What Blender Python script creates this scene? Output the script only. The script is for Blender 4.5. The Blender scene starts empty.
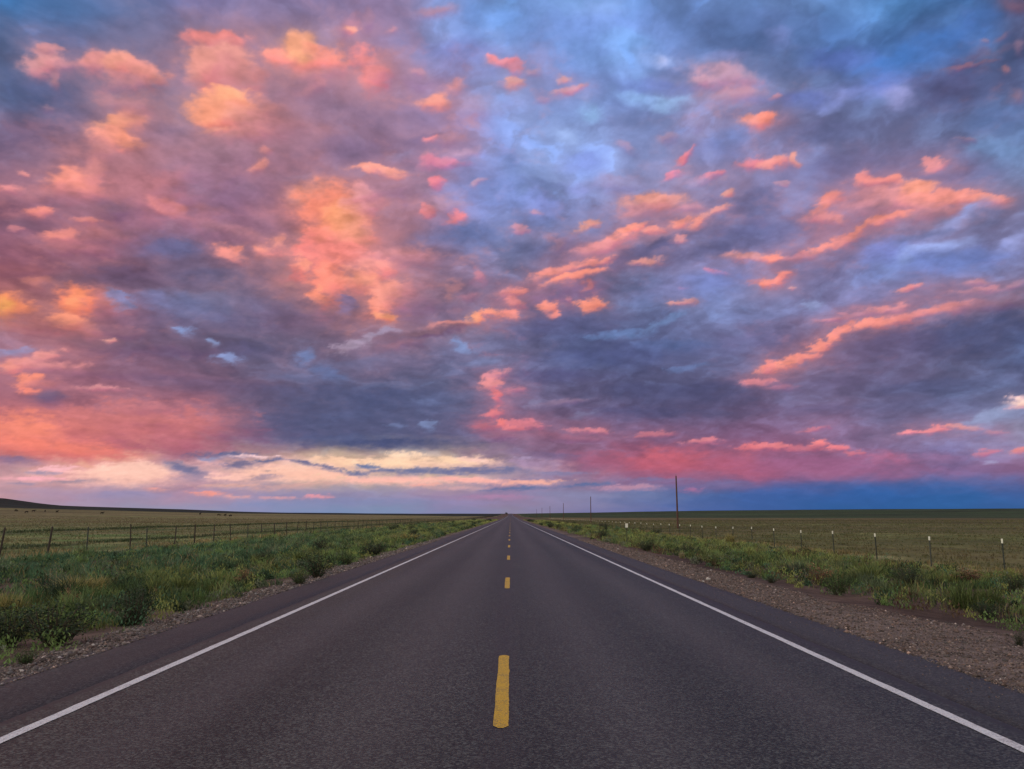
import bpy, math, random
import numpy as np
from mathutils import Vector, Matrix

random.seed(7)
RNG = np.random.default_rng(11)
scene = bpy.context.scene
COL = scene.collection
rad = math.radians

# ------------------------------------------------------------------ helpers
def s2l(c):
    c = np.asarray(c, dtype=np.float64)
    return np.where(c <= 0.04045, c / 12.92, ((np.clip(c, 0, None) + 0.055) / 1.055) ** 2.4)

def ss(a, b, x):
    t = np.clip((np.asarray(x, dtype=np.float64) - a) / (b - a), 0, 1)
    return t * t * (3 - 2 * t)

_PERM = np.random.default_rng(3).permutation(256)
_PERM = np.concatenate([_PERM, _PERM, _PERM])
_GA = np.arange(256) / 256 * 2 * np.pi
_GX, _GY = np.cos(_GA), np.sin(_GA)

def perlin(x, y, seed=0):
    x = np.asarray(x, dtype=np.float64) + seed * 17.31
    y = np.asarray(y, dtype=np.float64) + seed * 9.77
    xi = np.floor(x).astype(np.int64); yi = np.floor(y).astype(np.int64)
    xf = x - xi; yf = y - yi
    u = xf * xf * xf * (xf * (xf * 6 - 15) + 10)
    v = yf * yf * yf * (yf * (yf * 6 - 15) + 10)
    def g(ix, iy, dx, dy):
        h = _PERM[_PERM[ix & 255] + (iy & 255)]
        return _GX[h] * dx + _GY[h] * dy
    a = g(xi, yi, xf, yf); b = g(xi + 1, yi, xf - 1, yf)
    c = g(xi, yi + 1, xf, yf - 1); d = g(xi + 1, yi + 1, xf - 1, yf - 1)
    return (a + u * (b - a) + v * ((c + u * (d - c)) - (a + u * (b - a)))) * 1.5

def fbm(x, y, octv=4, seed=0, gain=0.5):
    s = 0; amp = 1.0; f = 1.0; n = 0
    for i in range(octv):
        s = s + amp * perlin(x * f, y * f, seed + i * 3)
        n += amp; amp *= gain; f *= 2.03
        x, y = x * 0.8 - y * 0.6, x * 0.6 + y * 0.8
    return s / n * 1.3

def link(o, parent=None):
    COL.objects.link(o)
    if parent is not None:
        o.parent = parent
    return o

def tag(o, label=None, cat=None, group=None, kind=None):
    if label: o['label'] = label
    if cat: o['category'] = cat
    if group: o['group'] = group
    if kind: o['kind'] = kind
    return o

def empty(name, loc=(0, 0, 0), rz=0.0):
    o = bpy.data.objects.new(name, None)
    o.empty_display_size = 0.2
    o.location = loc; o.rotation_euler = (0, 0, rz)
    return link(o)

def np_mesh(name, verts, quads=None, tris=None, color=None, mat=None, smooth=False, attr='tint'):
    me = bpy.data.meshes.new(name)
    verts = np.ascontiguousarray(verts, dtype=np.float32)
    me.vertices.add(len(verts)); me.vertices.foreach_set('co', verts.ravel())
    loops = []; tot = []
    if quads is not None and len(quads):
        loops.append(np.asarray(quads, dtype=np.int32).ravel()); tot.append(np.full(len(quads), 4, np.int32))
    if tris is not None and len(tris):
        loops.append(np.asarray(tris, dtype=np.int32).ravel()); tot.append(np.full(len(tris), 3, np.int32))
    loops = np.concatenate(loops); tot = np.concatenate(tot)
    me.loops.add(len(loops)); me.loops.foreach_set('vertex_index', loops)
    st = np.concatenate([[0], np.cumsum(tot)[:-1]]).astype(np.int32)
    me.polygons.add(len(tot)); me.polygons.foreach_set('loop_start', st)
    me.polygons.foreach_set('loop_total', tot)
    if smooth:
        me.polygons.foreach_set('use_smooth', np.ones(len(tot), dtype=bool))
    me.update(calc_edges=True)
    if color is not None:
        a = me.color_attributes.new(attr, 'FLOAT_COLOR', 'POINT')
        c = np.ones((len(verts), 4), np.float32); c[:, :3] = color
        a.data.foreach_set('color', c.ravel())
    if mat is not None:
        me.materials.append(mat)
    return me

class MB:
    """collects simple shapes into one mesh"""
    def __init__(self): self.v = []; self.f = []
    def box(self, lo, hi):
        b = len(self.v)
        for z in (lo[2], hi[2]):
            self.v += [(lo[0], lo[1], z), (hi[0], lo[1], z), (hi[0], hi[1], z), (lo[0], hi[1], z)]
        self.f += [tuple(b + i for i in q) for q in
                   ((3, 2, 1, 0), (4, 5, 6, 7), (0, 1, 5, 4), (1, 2, 6, 5), (2, 3, 7, 6), (3, 0, 4, 7))]
    def tube(self, pts, radii, n=8, jitter=0.0):
        b = len(self.v); pts = [Vector(p) for p in pts]
        for i, p in enumerate(pts):
            d = (pts[min(i + 1, len(pts) - 1)] - pts[max(i - 1, 0)]).normalized()
            s = d.cross(Vector((0.31, 0.95, 0.02)))
            if s.length < 1e-3: s = d.cross(Vector((1, 0, 0)))
            s.normalize(); t = d.cross(s)
            for k in range(n):
                a = 2 * math.pi * k / n
                rr = radii[i] * (1 + random.uniform(-jitter, jitter))
                self.v.append(tuple(p + (s * math.cos(a) + t * math.sin(a)) * rr))
        for i in range(len(pts) - 1):
            for k in range(n):
                k2 = (k + 1) % n
                self.f.append((b + i * n + k, b + i * n + k2, b + (i + 1) * n + k2, b + (i + 1) * n + k))
        self.f.append(tuple(b + k for k in reversed(range(n))))
        e = b + (len(pts) - 1) * n
        self.f.append(tuple(e + k for k in range(n)))
    def mesh(self, name, mat, smooth=False):
        me = bpy.data.meshes.new(name)
        me.from_pydata(self.v, [], self.f); me.materials.append(mat)
        if smooth:
            for p in me.polygons: p.use_smooth = True
        return me
    def build(self, name, mat, parent=None, smooth=False):
        return link(bpy.data.objects.new(name, self.mesh(name, mat, smooth)), parent)

def copy_tree(o, parent=None):
    c = o.copy(); COL.objects.link(c); c.parent = parent
    for ch in [x for x in bpy.data.objects if x.parent == o]:
        copy_tree(ch, c)
    return c

# ------------------------------------------------------------------ camera model
FPX = 800.0; CX, CY = 512.0, 384.5
PITCH = math.atan((516.4 - CY) / FPX); YAW = 1.5 / FPX
CAM = Vector((0.075, 0.0, 1.64))
CAMROT = Matrix.Rotation(-YAW, 3, 'Z') @ Matrix.Rotation(math.pi / 2 + PITCH, 3, 'X')

# ------------------------------------------------------------------ terrain
U_K = [-900, 0, 15, 37, 56, 100, 200, 250, 300, 400, 500, 560, 700, 800, 900, 1000, 1900]
R_K = [14.0, 17.6, 16.4, 11.7, 10.4, 8.7, 6.2, 4.4, 3.2, 2.5, 2.5, 3.2, 5.4, 6.3, 7.0, 7.4, 8.0]
U_M = [-900, 0, 100, 230, 400, 509, 600, 1000, 1900]
M_K = [12.5, 12.0, 9.0, 5.4, 3.0, 1.2, 0.3, -0.2, -0.2]
PX_K = [-9000, -150, -60, -26, -19, -14, -10, -7, -5.5, -5.0, -4.6, 4.6, 5.0, 6.5, 8, 10, 14, 18, 30, 80, 150, 9000]
PZ_K = [0, 0, 0, 0.0, -0.05, -0.22, -0.30, -0.18, -0.075, -0.075, -0.16, -0.16, -0.075, -0.12, -0.28, -0.46, -0.5, -0.46, -0.4, -0.2, 0, 0]

def far_z(x, y):
    y2 = np.maximum(y, 1.0)
    xs = np.sign(x) * np.maximum(np.abs(x) - 14, 0)
    u = 509 + 800 * np.clip(xs / y2, -2, 2)
    r = np.hypot(x, y)
    ca = 1 / np.hypot(1, np.clip(xs / y2, -2, 2))
    M = np.interp(u, U_M, M_K) * ca
    R = (np.interp(u, U_K, R_K) * 3.5) * ca + 1.65
    z = M * ss(280, 950, r) + (R - M) * ss(900, 2800, r) - np.maximum(r - 2800, 0) * 0.02
    z = z * ss(-50, 60, y)
    bump = fbm(x / 260.0, y / 260.0, 3, 5) * 1.2 * ss(500, 1600, r) * ss(40, 160, np.abs(x))
    return z + bump

def H(x, y, micro=True):
    x = np.asarray(x, dtype=np.float64); y = np.asarray(y, dtype=np.float64)
    z = np.interp(x, PX_K, PZ_K) + far_z(x, y)
    if micro:
        w = ss(5.6, 7.5, np.abs(x)) * (1 - ss(200, 500, np.hypot(x, y)))
        z = z + w * (fbm(x / 2.6, y / 2.6, 4, 9) * 0.07 + fbm(x / 14, y / 14, 2, 21) * 0.08)
    return z

def road_z(x, y):
    return far_z(np.zeros_like(np.asarray(y, dtype=np.float64)), y) + 0.02 - 0.012 * np.abs(x)

def ground_at(u, v, zoff=0.0):
    """where the sight line through a measured picture point meets the terrain"""
    d = CAMROT @ Vector(((u - CX) / FPX, -(v - CY) / FPX, -1.0))
    t = 4.0
    prev = t
    while t < 4000:
        p = CAM + d * t
        if p.z < float(H(p.x, p.y)) + zoff:
            lo, hi = prev, t
            for _ in range(20):
                m = (lo + hi) / 2; p = CAM + d * m
                if p.z < float(H(p.x, p.y)) + zoff: hi = m
                else: lo = m
            p = CAM + d * hi
            return p.x, p.y, float(H(p.x, p.y))
        prev = t; t *= 1.01
    p = CAM + d * 1200
    return p.x, p.y, float(H(p.x, p.y))

# ------------------------------------------------------------------ node helpers
def new_mat(name):
    m = bpy.data.materials.new(name); m.use_nodes = True
    nt = m.node_tree; nt.nodes.clear()
    out = nt.nodes.new('ShaderNodeOutputMaterial')
    return m, nt, out

def N(nt, t, **kw):
    n = nt.nodes.new(t)
    for k, v in kw.items():
        if k.startswith('i_'):
            n.inputs[k[2:].replace('_', ' ')].default_value = v
        else:
            setattr(n, k, v)
    return n

def mathn(nt, op, a, b=None, clamp=False):
    n = nt.nodes.new('ShaderNodeMath'); n.operation = op; n.use_clamp = clamp
    for i, s in enumerate((a, b)):
        if s is None: continue
        if isinstance(s, (int, float)): n.inputs[i].default_value = s
        else: nt.links.new(s, n.inputs[i])
    return n.outputs[0]

def mixc(nt, fac, a, b, mode='MIX'):
    n = nt.nodes.new('ShaderNodeMix'); n.data_type = 'RGBA'; n.blend_type = mode
    for s, idx in ((fac, 0), (a, 6), (b, 7)):
        if isinstance(s, (int, float)): n.inputs[idx].default_value = s
        elif isinstance(s, tuple): n.inputs[idx].default_value = (*s, 1)
        else: nt.links.new(s, n.inputs[idx])
    return n.outputs[2]

def coords(nt, scale=(1, 1, 1)):
    tc = nt.nodes.new('ShaderNodeTexCoord')
    mp = nt.nodes.new('ShaderNodeMapping'); mp.inputs['Scale'].default_value = scale
    nt.links.new(tc.outputs['Object'], mp.inputs['Vector'])
    return mp.outputs[0]

def noise(nt, vec, scale, detail=4, rough=0.55, dist=0.0):
    n = nt.nodes.new('ShaderNodeTexNoise')
    n.inputs['Scale'].default_value = scale; n.inputs['Detail'].default_value = detail
    n.inputs['Roughness'].default_value = rough; n.inputs['Distortion'].default_value = dist
    nt.links.new(vec, n.inputs['Vector'])
    return n.outputs['Fac']

def rng(nt, val, a, b, c, d):
    n = nt.nodes.new('ShaderNodeMapRange')
    nt.links.new(val, n.inputs['Value'])
    for i, x in enumerate((a, b, c, d)): n.inputs[1 + i].default_value = x
    return n.outputs[0]

def principled(nt, out, color, rough=0.8, spec=0.5, bump=None, bstr=0.3, bdist=0.01):
    p = nt.nodes.new('ShaderNodeBsdfPrincipled')
    if isinstance(color, tuple): p.inputs['Base Color'].default_value = (*color, 1)
    else: nt.links.new(color, p.inputs['Base Color'])
    if isinstance(rough, (int, float)): p.inputs['Roughness'].default_value = rough
    else: nt.links.new(rough, p.inputs['Roughness'])
    p.inputs['Specular IOR Level'].default_value = spec
    if bump is not None:
        b = nt.nodes.new('ShaderNodeBump'); b.inputs['Strength'].default_value = bstr
        b.inputs['Distance'].default_value = bdist
        nt.links.new(bump, b.inputs['Height']); nt.links.new(b.outputs[0], p.inputs['Normal'])
    nt.links.new(p.outputs[0], out.inputs['Surface'])
    return p

def attr_mat(name, attr='tint', rough=0.7, spec=0.3, vary=0.35, nscale=3.0, transl=0.0):
    m, nt, out = new_mat(name)
    a = N(nt, 'ShaderNodeAttribute', attribute_name=attr)
    n = noise(nt, coords(nt), nscale, 3)
    col = mixc(nt, 1.0, a.outputs['Color'], rng(nt, n, 0.25, 0.75, 1 - vary, 1 + vary), 'MULTIPLY')
    p = principled(nt, out, col, rough, spec)
    if transl > 0:
        t = nt.nodes.new('ShaderNodeBsdfTranslucent'); nt.links.new(col, t.inputs['Color'])
        mx = nt.nodes.new('ShaderNodeMixShader'); mx.inputs[0].default_value = transl
        nt.links.new(p.outputs[0], mx.inputs[1]); nt.links.new(t.outputs[0], mx.inputs[2])
        nt.links.new(mx.outputs[0], out.inputs['Surface'])
    return m

# ---- asphalt
def asphalt(name, dark, light, seam=True):
    m, nt, out = new_mat(name)
    v = coords(nt)
    fine = noise(nt, v, 66, 4, 0.75)
    vor = N(nt, 'ShaderNodeTexVoronoi'); vor.inputs['Scale'].default_value = 56
    nt.links.new(v, vor.inputs['Vector'])
    sep = N(nt, 'ShaderNodeSeparateColor'); nt.links.new(vor.outputs['Color'], sep.inputs[0])
    stone = mathn(nt, 'POWER', sep.outputs[0], 2.2)
    streak = noise(nt, coords(nt, (1.5, 0.035, 1)), 1.0, 5, 0.6, 0.3)
    patch = noise(nt, coords(nt, (1, 0.35, 1)), 0.5, 5, 0.6)
    f = mathn(nt, 'ADD', mathn(nt, 'MULTIPLY', fine, 0.55), mathn(nt, 'MULTIPLY', stone, 0.62))
    c = mixc(nt, rng(nt, f, 0.26, 0.86, 0, 1), dark, light)
    c = mixc(nt, 1.0, c, rng(nt, streak, 0.3, 0.7, 0.78, 1.22), 'MULTIPLY')
    c = mixc(nt, 1.0, c, rng(nt, patch, 0.3, 0.7, 0.86, 1.12), 'MULTIPLY')
    if seam:
        tc = N(nt, 'ShaderNodeTexCoord'); sx = N(nt, 'ShaderNodeSeparateXYZ')
        nt.links.new(tc.outputs['Object'], sx.inputs[0])
        wob = noise(nt, coords(nt, (0, 0.7, 0)), 1.0, 4, 0.6)
        ax = mathn(nt, 'ABSOLUTE', sx.outputs[0])
        # tarred joint beside the edge line
        d = mathn(nt, 'ABSOLUTE', mathn(nt, 'SUBTRACT', ax, mathn(nt, 'ADD', 4.07, mathn(nt, 'MULTIPLY', mathn(nt, 'SUBTRACT', wob, 0.5), 0.12))))
        k = rng(nt, d, 0.015, 0.075, 0.8, 0.0)
        c = mixc(nt, k, c, (0.018, 0.015, 0.017))
        # worn joint along the middle
        d2 = mathn(nt, 'ABSOLUTE', mathn(nt, 'ADD', sx.outputs[0], mathn(nt, 'MULTIPLY', mathn(nt, 'SUBTRACT', wob, 0.45), 0.25)))
        k2 = mathn(nt, 'MULTIPLY', rng(nt, d2, 0.02, 0.22, 0.55, 0.0), rng(nt, patch, 0.35, 0.6, 0.3, 1))
        c = mixc(nt, k2, c, (0.03, 0.025, 0.028))
        # pale wheel paths polished by tyres
        w1 = rng(nt, mathn(nt, 'ABSOLUTE', mathn(nt, 'SUBTRACT', ax, 1.05)), 0.1, 0.75, 1, 0)
        w2 = rng(nt, mathn(nt, 'ABSOLUTE', mathn(nt, 'SUBTRACT', ax, 2.75)), 0.1, 0.6, 1, 0)
        w = mathn(nt, 'ADD', w1, w2)
        c = mixc(nt, mathn(nt, 'MULTIPLY', w, 0.14), c, (0.16, 0.135, 0.14))
    h = mathn(nt, 'ADD', fine, mathn(nt, 'MULTIPLY', vor.outputs['Distance'], -0.6))
    principled(nt, out, c, 0.64, 0.40, h, 0.6, 0.007)
    return m

M_ROAD = asphalt('asphalt', (0.0035, 0.004, 0.0036), (0.080, 0.085, 0.079))
M_SHOULDER = asphalt('shoulder_asphalt', (0.012, 0.012, 0.012), (0.070, 0.069, 0.068), seam=False)

def paint(name, col, worn):
    m, nt, out = new_mat(name)
    v = coords(nt)
    n = noise(nt, v, 60, 4, 0.75)
    n2 = noise(nt, v, 4, 4, 0.6)
    f = rng(nt, mathn(nt, 'ADD', n, mathn(nt, 'MULTIPLY', n2, 0.6)), 0.76, 0.96, 0, 0.85)
    c = mixc(nt, f, col, worn)
    c = mixc(nt, 1.0, c, rng(nt, n2, 0.3, 0.7, 0.85, 1.1), 'MULTIPLY')
    principled(nt, out, c, 0.6, 0.4, n, 0.4, 0.004)
    return m

M_WHITE = paint('white_paint', (0.70, 0.70, 0.72), (0.28, 0.26, 0.27))
M_YELLOW = paint('yellow_paint', (0.62, 0.37, 0.014), (0.16, 0.12, 0.04))

# ---- ground
def ground_material():
    m, nt, out = new_mat('prairie_ground')
    a = N(nt, 'ShaderNodeAttribute', attribute_name='tint')
    v = coords(nt)
    n0 = noise(nt, coords(nt, (0.012, 0.03, 0.0)), 1.0, 5, 0.6, 0.4)
    n1 = noise(nt, v, 0.22, 5, 0.6, 0.5)
    n2 = noise(nt, v, 2.2, 4, 0.65)
    n3 = noise(nt, v, 26, 4, 0.7)
    c = a.outputs['Color']
    c = mixc(nt, 1.0, c, rng(nt, n0, 0.3, 0.7, 0.70, 1.3), 'MULTIPLY')
    c = mixc(nt, 1.0, c, rng(nt, n1, 0.3, 0.7, 0.62, 1.38), 'MULTIPLY')
    c = mixc(nt, 1.0, c, rng(nt, n2, 0.28, 0.72, 0.6, 1.4), 'MULTIPLY')
    c = mixc(nt, 1.0, c, rng(nt, n3, 0.28, 0.72, 0.55, 1.45), 'MULTIPLY')
    h = mathn(nt, 'ADD', mathn(nt, 'MULTIPLY', n2, 0.8), mathn(nt, 'MULTIPLY', n3, 0.25))
    principled(nt, out, c, 0.95, 0.1, h, 0.7, 0.06)
    return m
M_GROUND = ground_material()

def lines_growth(start, step, grow, end):
    out = []; x = start
    while x < end:
        out.append(x); x += step; step *= grow
    out.append(end)
    return out
ypos = lines_growth(40, 0.4, 1.03, 4300)
YS = np.array(list(np.arange(-60, -5, 2.5)) + list(np.arange(-5, 40, 0.4)) + ypos)
xpos = lines_growth(24, 0.45, 1.075, 4300)
XS = np.concatenate([-np.array(xpos)[::-1], np.arange(-23.6, 23.8, 0.4), np.array(xpos)])

def cover(x, y):
    """what grows on the land, as a base colour"""
    r = np.hypot(x, y)
    n = fbm(x / 60, y / 60, 4, 31); nb = fbm(x / 9, y / 9, 3, 41)
    tan_ = np.array([0.190, 0.170, 0.082]); grn = np.array([0.105, 0.135, 0.052])
    brn = np.array([0.168, 0.142, 0.070]); hill = np.array([0.022, 0.031, 0.027])
    soil = np.array([0.115, 0.078, 0.062]); grav = np.array([0.150, 0.116, 0.102])
    rgt = np.array([0.122, 0.114, 0.047]); rbr = np.array([0.146, 0.112, 0.054]); rhill = np.array([0.044, 0.064, 0.030])
    def mix(a, b, t): return a + (b - a) * t[..., None]
    one = np.ones(x.shape + (1,))
    L = mix(grn * one, tan_ * one, ss(-0.3, 0.4, nb))
    L = mix(L, brn * one, ss(70, 260, r + n * 60))
    L = mix(L, hill * one, ss(930, 1250, r + n * 120))
    Rr = mix(rgt * one, rbr * one, ss(-0.2, 0.5, nb) * 0.5)
    Rr = mix(Rr, rbr * one, ss(150, 500, r + n * 100))
    Rr = mix(Rr, rhill * one, ss(650, 1000, r + n * 160))
    c = mix(L, Rr, ss(-6, 6, x))
    pt = fbm(x / 150, y / 55, 4, 47); pt2 = fbm(x / 420, y / 150, 3, 57)
    c = c * (1 + 0.42 * pt * ss(25, 90, r) + 0.35 * pt2 * ss(150, 500, r))[..., None]
    c = mix(c, c * np.array([0.84, 1.0, 0.80]), ss(0.05, 0.35, pt) * ss(30, 80, r) * 0.8)
    # rows along the left fence
    c = mix(c, (tan_ * 1.35) * one, np.exp(-((x + 20.0 + nb * 0.6) / 1.0) ** 2) * ss(0, 10, y) * 0.9)
    c = mix(c, np.array([0.05, 0.055, 0.025]) * one, np.exp(-((x + 26.0 + nb * 0.8) / 0.9) ** 2) * 0.85)
    c = mix(c, np.array([0.04, 0.048, 0.022]) * one, np.exp(-((x + 52.0 + nb * 1.5) / 2.2) ** 2) * 0.85)
    c = mix(c, (tan_ * 1.2) * one, np.exp(-((x - 18.8 + nb * 0.8) / 1.1) ** 2) * 0.7)
    # verges: bare soil under the weeds, gravel beside the asphalt
    vg = (1 - ss(16.5, 18.5, -x)) * ss(0, 1, -x) + (1 - ss(15.5, 17.5, x)) * ss(0, 1, x)
    c = mix(c, soil * one, np.clip(vg, 0, 1))
    gl = 1 - ss(5.7, 6.3, -x + nb * 0.3)
    ge = np.interp(y, [5, 14, 22, 45, 90], [8.8, 8.4, 7.3, 6.5, 6.1]); gr = 1 - ss(-0.8, 0.8, x - ge + nb * 0.8)
    g = np.where(x < 0, gl, gr)
    c = mix(c, grav * one, g)
    red = np.array([0.080, 0.052, 0.043])
    c = mix(c, red * one, ss(6.4, 7.9, x + nb) * (1 - ss(11, 13, x + nb)) * (1 - ss(35, 70, y)) * np.clip(0.75 + nb, 0, 1))
    return np.clip(c, 0, 1)

gx, gy = np.meshgrid(XS, YS)
gz = H(gx, gy)
nx_, ny_ = len(XS), len(YS)
idx = np.arange(nx_ * ny_).reshape(ny_, nx_)
quads = np.stack([idx[:-1, :-1], idx[:-1, 1:], idx[1:, 1:], idx[1:, :-1]], -1).reshape(-1, 4)
gm = np_mesh('ground', np.stack([gx, gy, gz], -1).reshape(-1, 3), quads, color=cover(gx, gy).reshape(-1, 3), mat=M_GROUND, smooth=True)
tag(link(bpy.data.objects.new('ground', gm)), kind='structure')

# ------------------------------------------------------------------ road
YR = np.array(list(np.arange(-40, -4, 2.0)) + list(np.arange(-4, 40, 0.16)) + lines_growth(40, 0.2, 1.02, 3600))
def strip(x0, x1, ys, zoff, nxs, wob0=0.0, wob1=0.0, seed=0, skirt=0.0):
    """a sheet between two long edges that follows the road's profile"""
    xs = []; n = len(ys)
    a = x0 + wob0 * fbm(ys * 1.6, ys * 0 + 3.3, 6, seed, .7); b = x1 + wob1 * fbm(ys * 1.6, ys * 0 + 7.7, 6, seed + 5, .7)
    X = a[:, None] + (b - a)[:, None] * np.linspace(0, 1, nxs)[None, :]
    Y = np.repeat(ys[:, None], nxs, 1)
    Z = road_z(X, Y) + zoff
    if skirt:
        X = np.concatenate([X[:, :1], X, X[:, -1:]], 1); Y = np.concatenate([Y[:, :1], Y, Y[:, -1:]], 1)
        Z = np.concatenate([Z[:, :1] - skirt, Z, Z[:, -1:] - skirt], 1)
    m = X.shape[1]
    i = np.arange(n * m).reshape(n, m)
    q = np.stack([i[:-1, :-1], i[:-1, 1:], i[1:, 1:], i[1:, :-1]], -1).reshape(-1, 4)
    return np.stack([X, Y, Z], -1).reshape(-1, 3), q

v, q = strip(-4.10, 4.13, YR, 0.0, 9, 0.03, 0.03, 1, 0.12)
road = tag(link(bpy.data.objects.new('road', np_mesh('road', v, q, mat=M_ROAD))), kind='structure')
v, q = strip(-5.20, -4.10 + 0.02, YR, -0.014, 4, 0.12, 0.0, 2, 0.12)
tag(link(bpy.data.objects.new('road_shoulder', np_mesh('road_shoulder', v, q, mat=M_SHOULDER))), kind='structure')
v, q = strip(4.13 - 0.02, 5.10, YR, -0.014, 4, 0.0, 0.13, 3, 0.12)
tag(link(bpy.data.objects.new('road_shoulder', np_mesh('road_shoulder', v, q, mat=M_SHOULDER))), kind='structure')
YL = np.array(list(np.arange(-20, 0, 0.5)) + list(np.arange(0, 30, 0.05)) + lines_growth(30, 0.08, 1.012, 3500))
for xc, sd in ((-3.76, 11), (3.79, 12)):
    v, q = strip(xc - 0.055, xc + 0.055, YL, 0.004, 2, 0.012, 0.012, sd)
    link(bpy.data.objects.new('edge_line', np_mesh('edge_line', v, q, mat=M_WHITE)), road)
for k in range(60):
    y0 = 6.55 + 12.19 * k; y1 = y0 + 3.3
    ys = np.linspace(y0, y1, 200 if k < 3 else (40 if k < 8 else 8))
    v, q = strip(-0.06, 0.06, ys, 0.004, 4, 0.010, 0.013, 20 + k)
    # rounded worn ends
    vv = v.reshape(-1, 4, 3)
    ends = np.minimum((ys - y0), (y1 - ys)); sh = np.sqrt(np.clip(ends / 0.07, 0.12, 1))
    vv[:, :, 0] *= sh[:, None]
    link(bpy.data.objects.new('centre_dash', np_mesh('centre_dash', v, q, mat=M_YELLOW)), road)

# ------------------------------------------------------------------ gravel stones
def stones(n, xs, ys, size, name, base):
    z = np.where(np.abs(xs) < 5.12, road_z(xs, ys) - 0.014, H(xs, ys))
    # squashed, jittered octahedra cut to chunky pebbles
    dirs = np.array([[1, 0, 0], [0, 1, 0], [-1, 0, 0], [0, -1, 0], [0, 0, 1], [0, 0, -1]], float)
    ang = RNG.uniform(0, 2 * np.pi, n)
    r = size[:, None] * RNG.uniform(0.65, 1.3, (n, 6))
    P = dirs[None] * r[..., None]
    P[:, :4, 2] += (RNG.uniform(-0.3, 0.3, (n, 4)) * size[:, None])
    P[:, :, 2] *= 0.7
    c, s = np.cos(ang)[:, None], np.sin(ang)[:, None]
    X = P[..., 0] * c - P[..., 1] * s; Y = P[..., 0] * s + P[..., 1] * c
    V = np.stack([X + xs[:, None], Y + ys[:, None], P[..., 2] + z[:, None] + size[:, None] * 0.25], -1)
    t = np.array([[0, 1, 4], [1, 2, 4], [2, 3, 4], [3, 0, 4], [1, 0, 5], [2, 1, 5], [3, 2, 5], [0, 3, 5]])
    T = (t[None] + (np.arange(n) * 6)[:, None, None]).reshape(-1, 3)
    tone = RNG.uniform(0.45, 1.5, n) ** 1.2
    tone = np.where(RNG.random(n) < 0.05, tone * 2.3, tone)
    hue = RNG.random((n, 1)); C = base[None] * tone[:, None] * (np.array([[0.92, 1.03, 1.12]]) * hue + np.array([[1.12, 0.95, 0.86]]) * (1 - hue))
    C = np.repeat(np.clip(C, 0.02, 0.75), 6, 0)
    return np_mesh(name, V.reshape(-1, 3), tris=T, color=C, mat=M_STONE)
M_STONE = attr_mat('stone', rough=0.85, spec=0.3, vary=0.25, nscale=40)

def logu(n, a, b): return np.exp(RNG.uniform(math.log(a), math.log(b), n))

n = 70000
ys = logu(n, 5.5, 60); w = RNG.random(n) ** 1.25
edge = np.interp(ys, [5, 14, 22, 45, 90], [8.6, 8.2, 7.2, 6.5, 6.2]) + fbm(ys / 4, ys * 0, 3, 60) * 0.8
xs = np.where(RNG.random(n) < 0.03, RNG.uniform(4.45, 5.1, n), 5.02 + (edge - 5.02) * w)
sz = np.minimum(RNG.lognormal(math.log(0.0066), 0.6, n), 0.036) * (1 + ys / 60)
sz = np.where(xs < 5.05, np.minimum(sz * 0.5, 0.011), sz)
ok = xs < 0.95 * ys + 3
tag(link(bpy.data.objects.new('gravel', stones(ok.sum(), xs[ok], ys[ok], sz[ok], 'gravel', np.array([0.150, 0.112, 0.095])))),
    'loose grey brown gravel along the right edge of the asphalt', 'gravel', kind='stuff')
n = 22000
ys = logu(n, 7.0, 60); xs = -(5.1 + 0.9 * RNG.random(n) ** 1.5)
sz = np.minimum(RNG.lognormal(math.log(0.0080), 0.6, n), 0.045) * (1 + ys / 60)
ok = -xs < 0.95 * ys + 3
tag(link(bpy.data.objects.new('gravel', stones(ok.sum(), xs[ok], ys[ok], sz[ok], 'gravel', np.array([0.155, 0.125, 0.112])))),
    'narrow strip of loose gravel along the left edge of the asphalt', 'gravel', kind='stuff')

# ------------------------------------------------------------------ grass
M_GRASS = attr_mat('grass_blades', rough=0.65, spec=0.25, vary=0.3, nscale=1.5, transl=0.25)

def blades(name, x, y, h, w, col, lean=0.45, z=None):
    n = len(x)
    z = (H(x, y) if z is None else z) - 0.015
    a = RNG.uniform(0, 2 * np.pi, n); la = RNG.uniform(0, 2 * np.pi, n)
    l1 = RNG.uniform(0.05, lean, n) * h
    dx, dy = np.cos(a) * w * 0.5, np.sin(a) * w * 0.5
    lx, ly = np.cos(la) * l1, np.sin(la) * l1
    V = np.empty((n, 5, 3))
    V[:, 0] = np.stack([x - dx, y - dy, z], -1); V[:, 1] = np.stack([x + dx, y + dy, z], -1)
    V[:, 2] = np.stack([x + dx * .8 + lx * .35, y + dy * .8 + ly * .35, z + h * .55], -1)
    V[:, 3] = np.stack([x - dx * .8 + lx * .35, y - dy * .8 + ly * .35, z + h * .55], -1)
    V[:, 4] = np.stack([x + lx, y + ly, z + h * RNG.uniform(.85, 1.0, n)], -1)
    i = np.arange(n)[:, None] * 5
    Q = i + np.array([[0, 1, 2, 3]]); T = i + np.array([[3, 2, 4]])
    C = np.repeat(col * RNG.uniform(0.75, 1.25, (n, 1)), 5, 0)
    return np_mesh(name, V.reshape(-1, 3), Q, T, color=np.clip(C, 0, 1), mat=M_GRASS)

G_DARK = np.array([0.036, 0.066, 0.026]); G_MID = np.array([0.130, 0.195, 0.058]); G_TEAL = np.array([0.076, 0.158, 0.080]); SAGE = np.array([0.165, 0.185, 0.115])
G_OLIVE = np.array([0.225, 0.240, 0.068]); STRAW = np.array([0.36, 0.27, 0.12]); RUST = np.array([0.110, 0.064, 0.036])

def mixn(a, b, t): return a + (b - a) * t[:, None]

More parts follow.
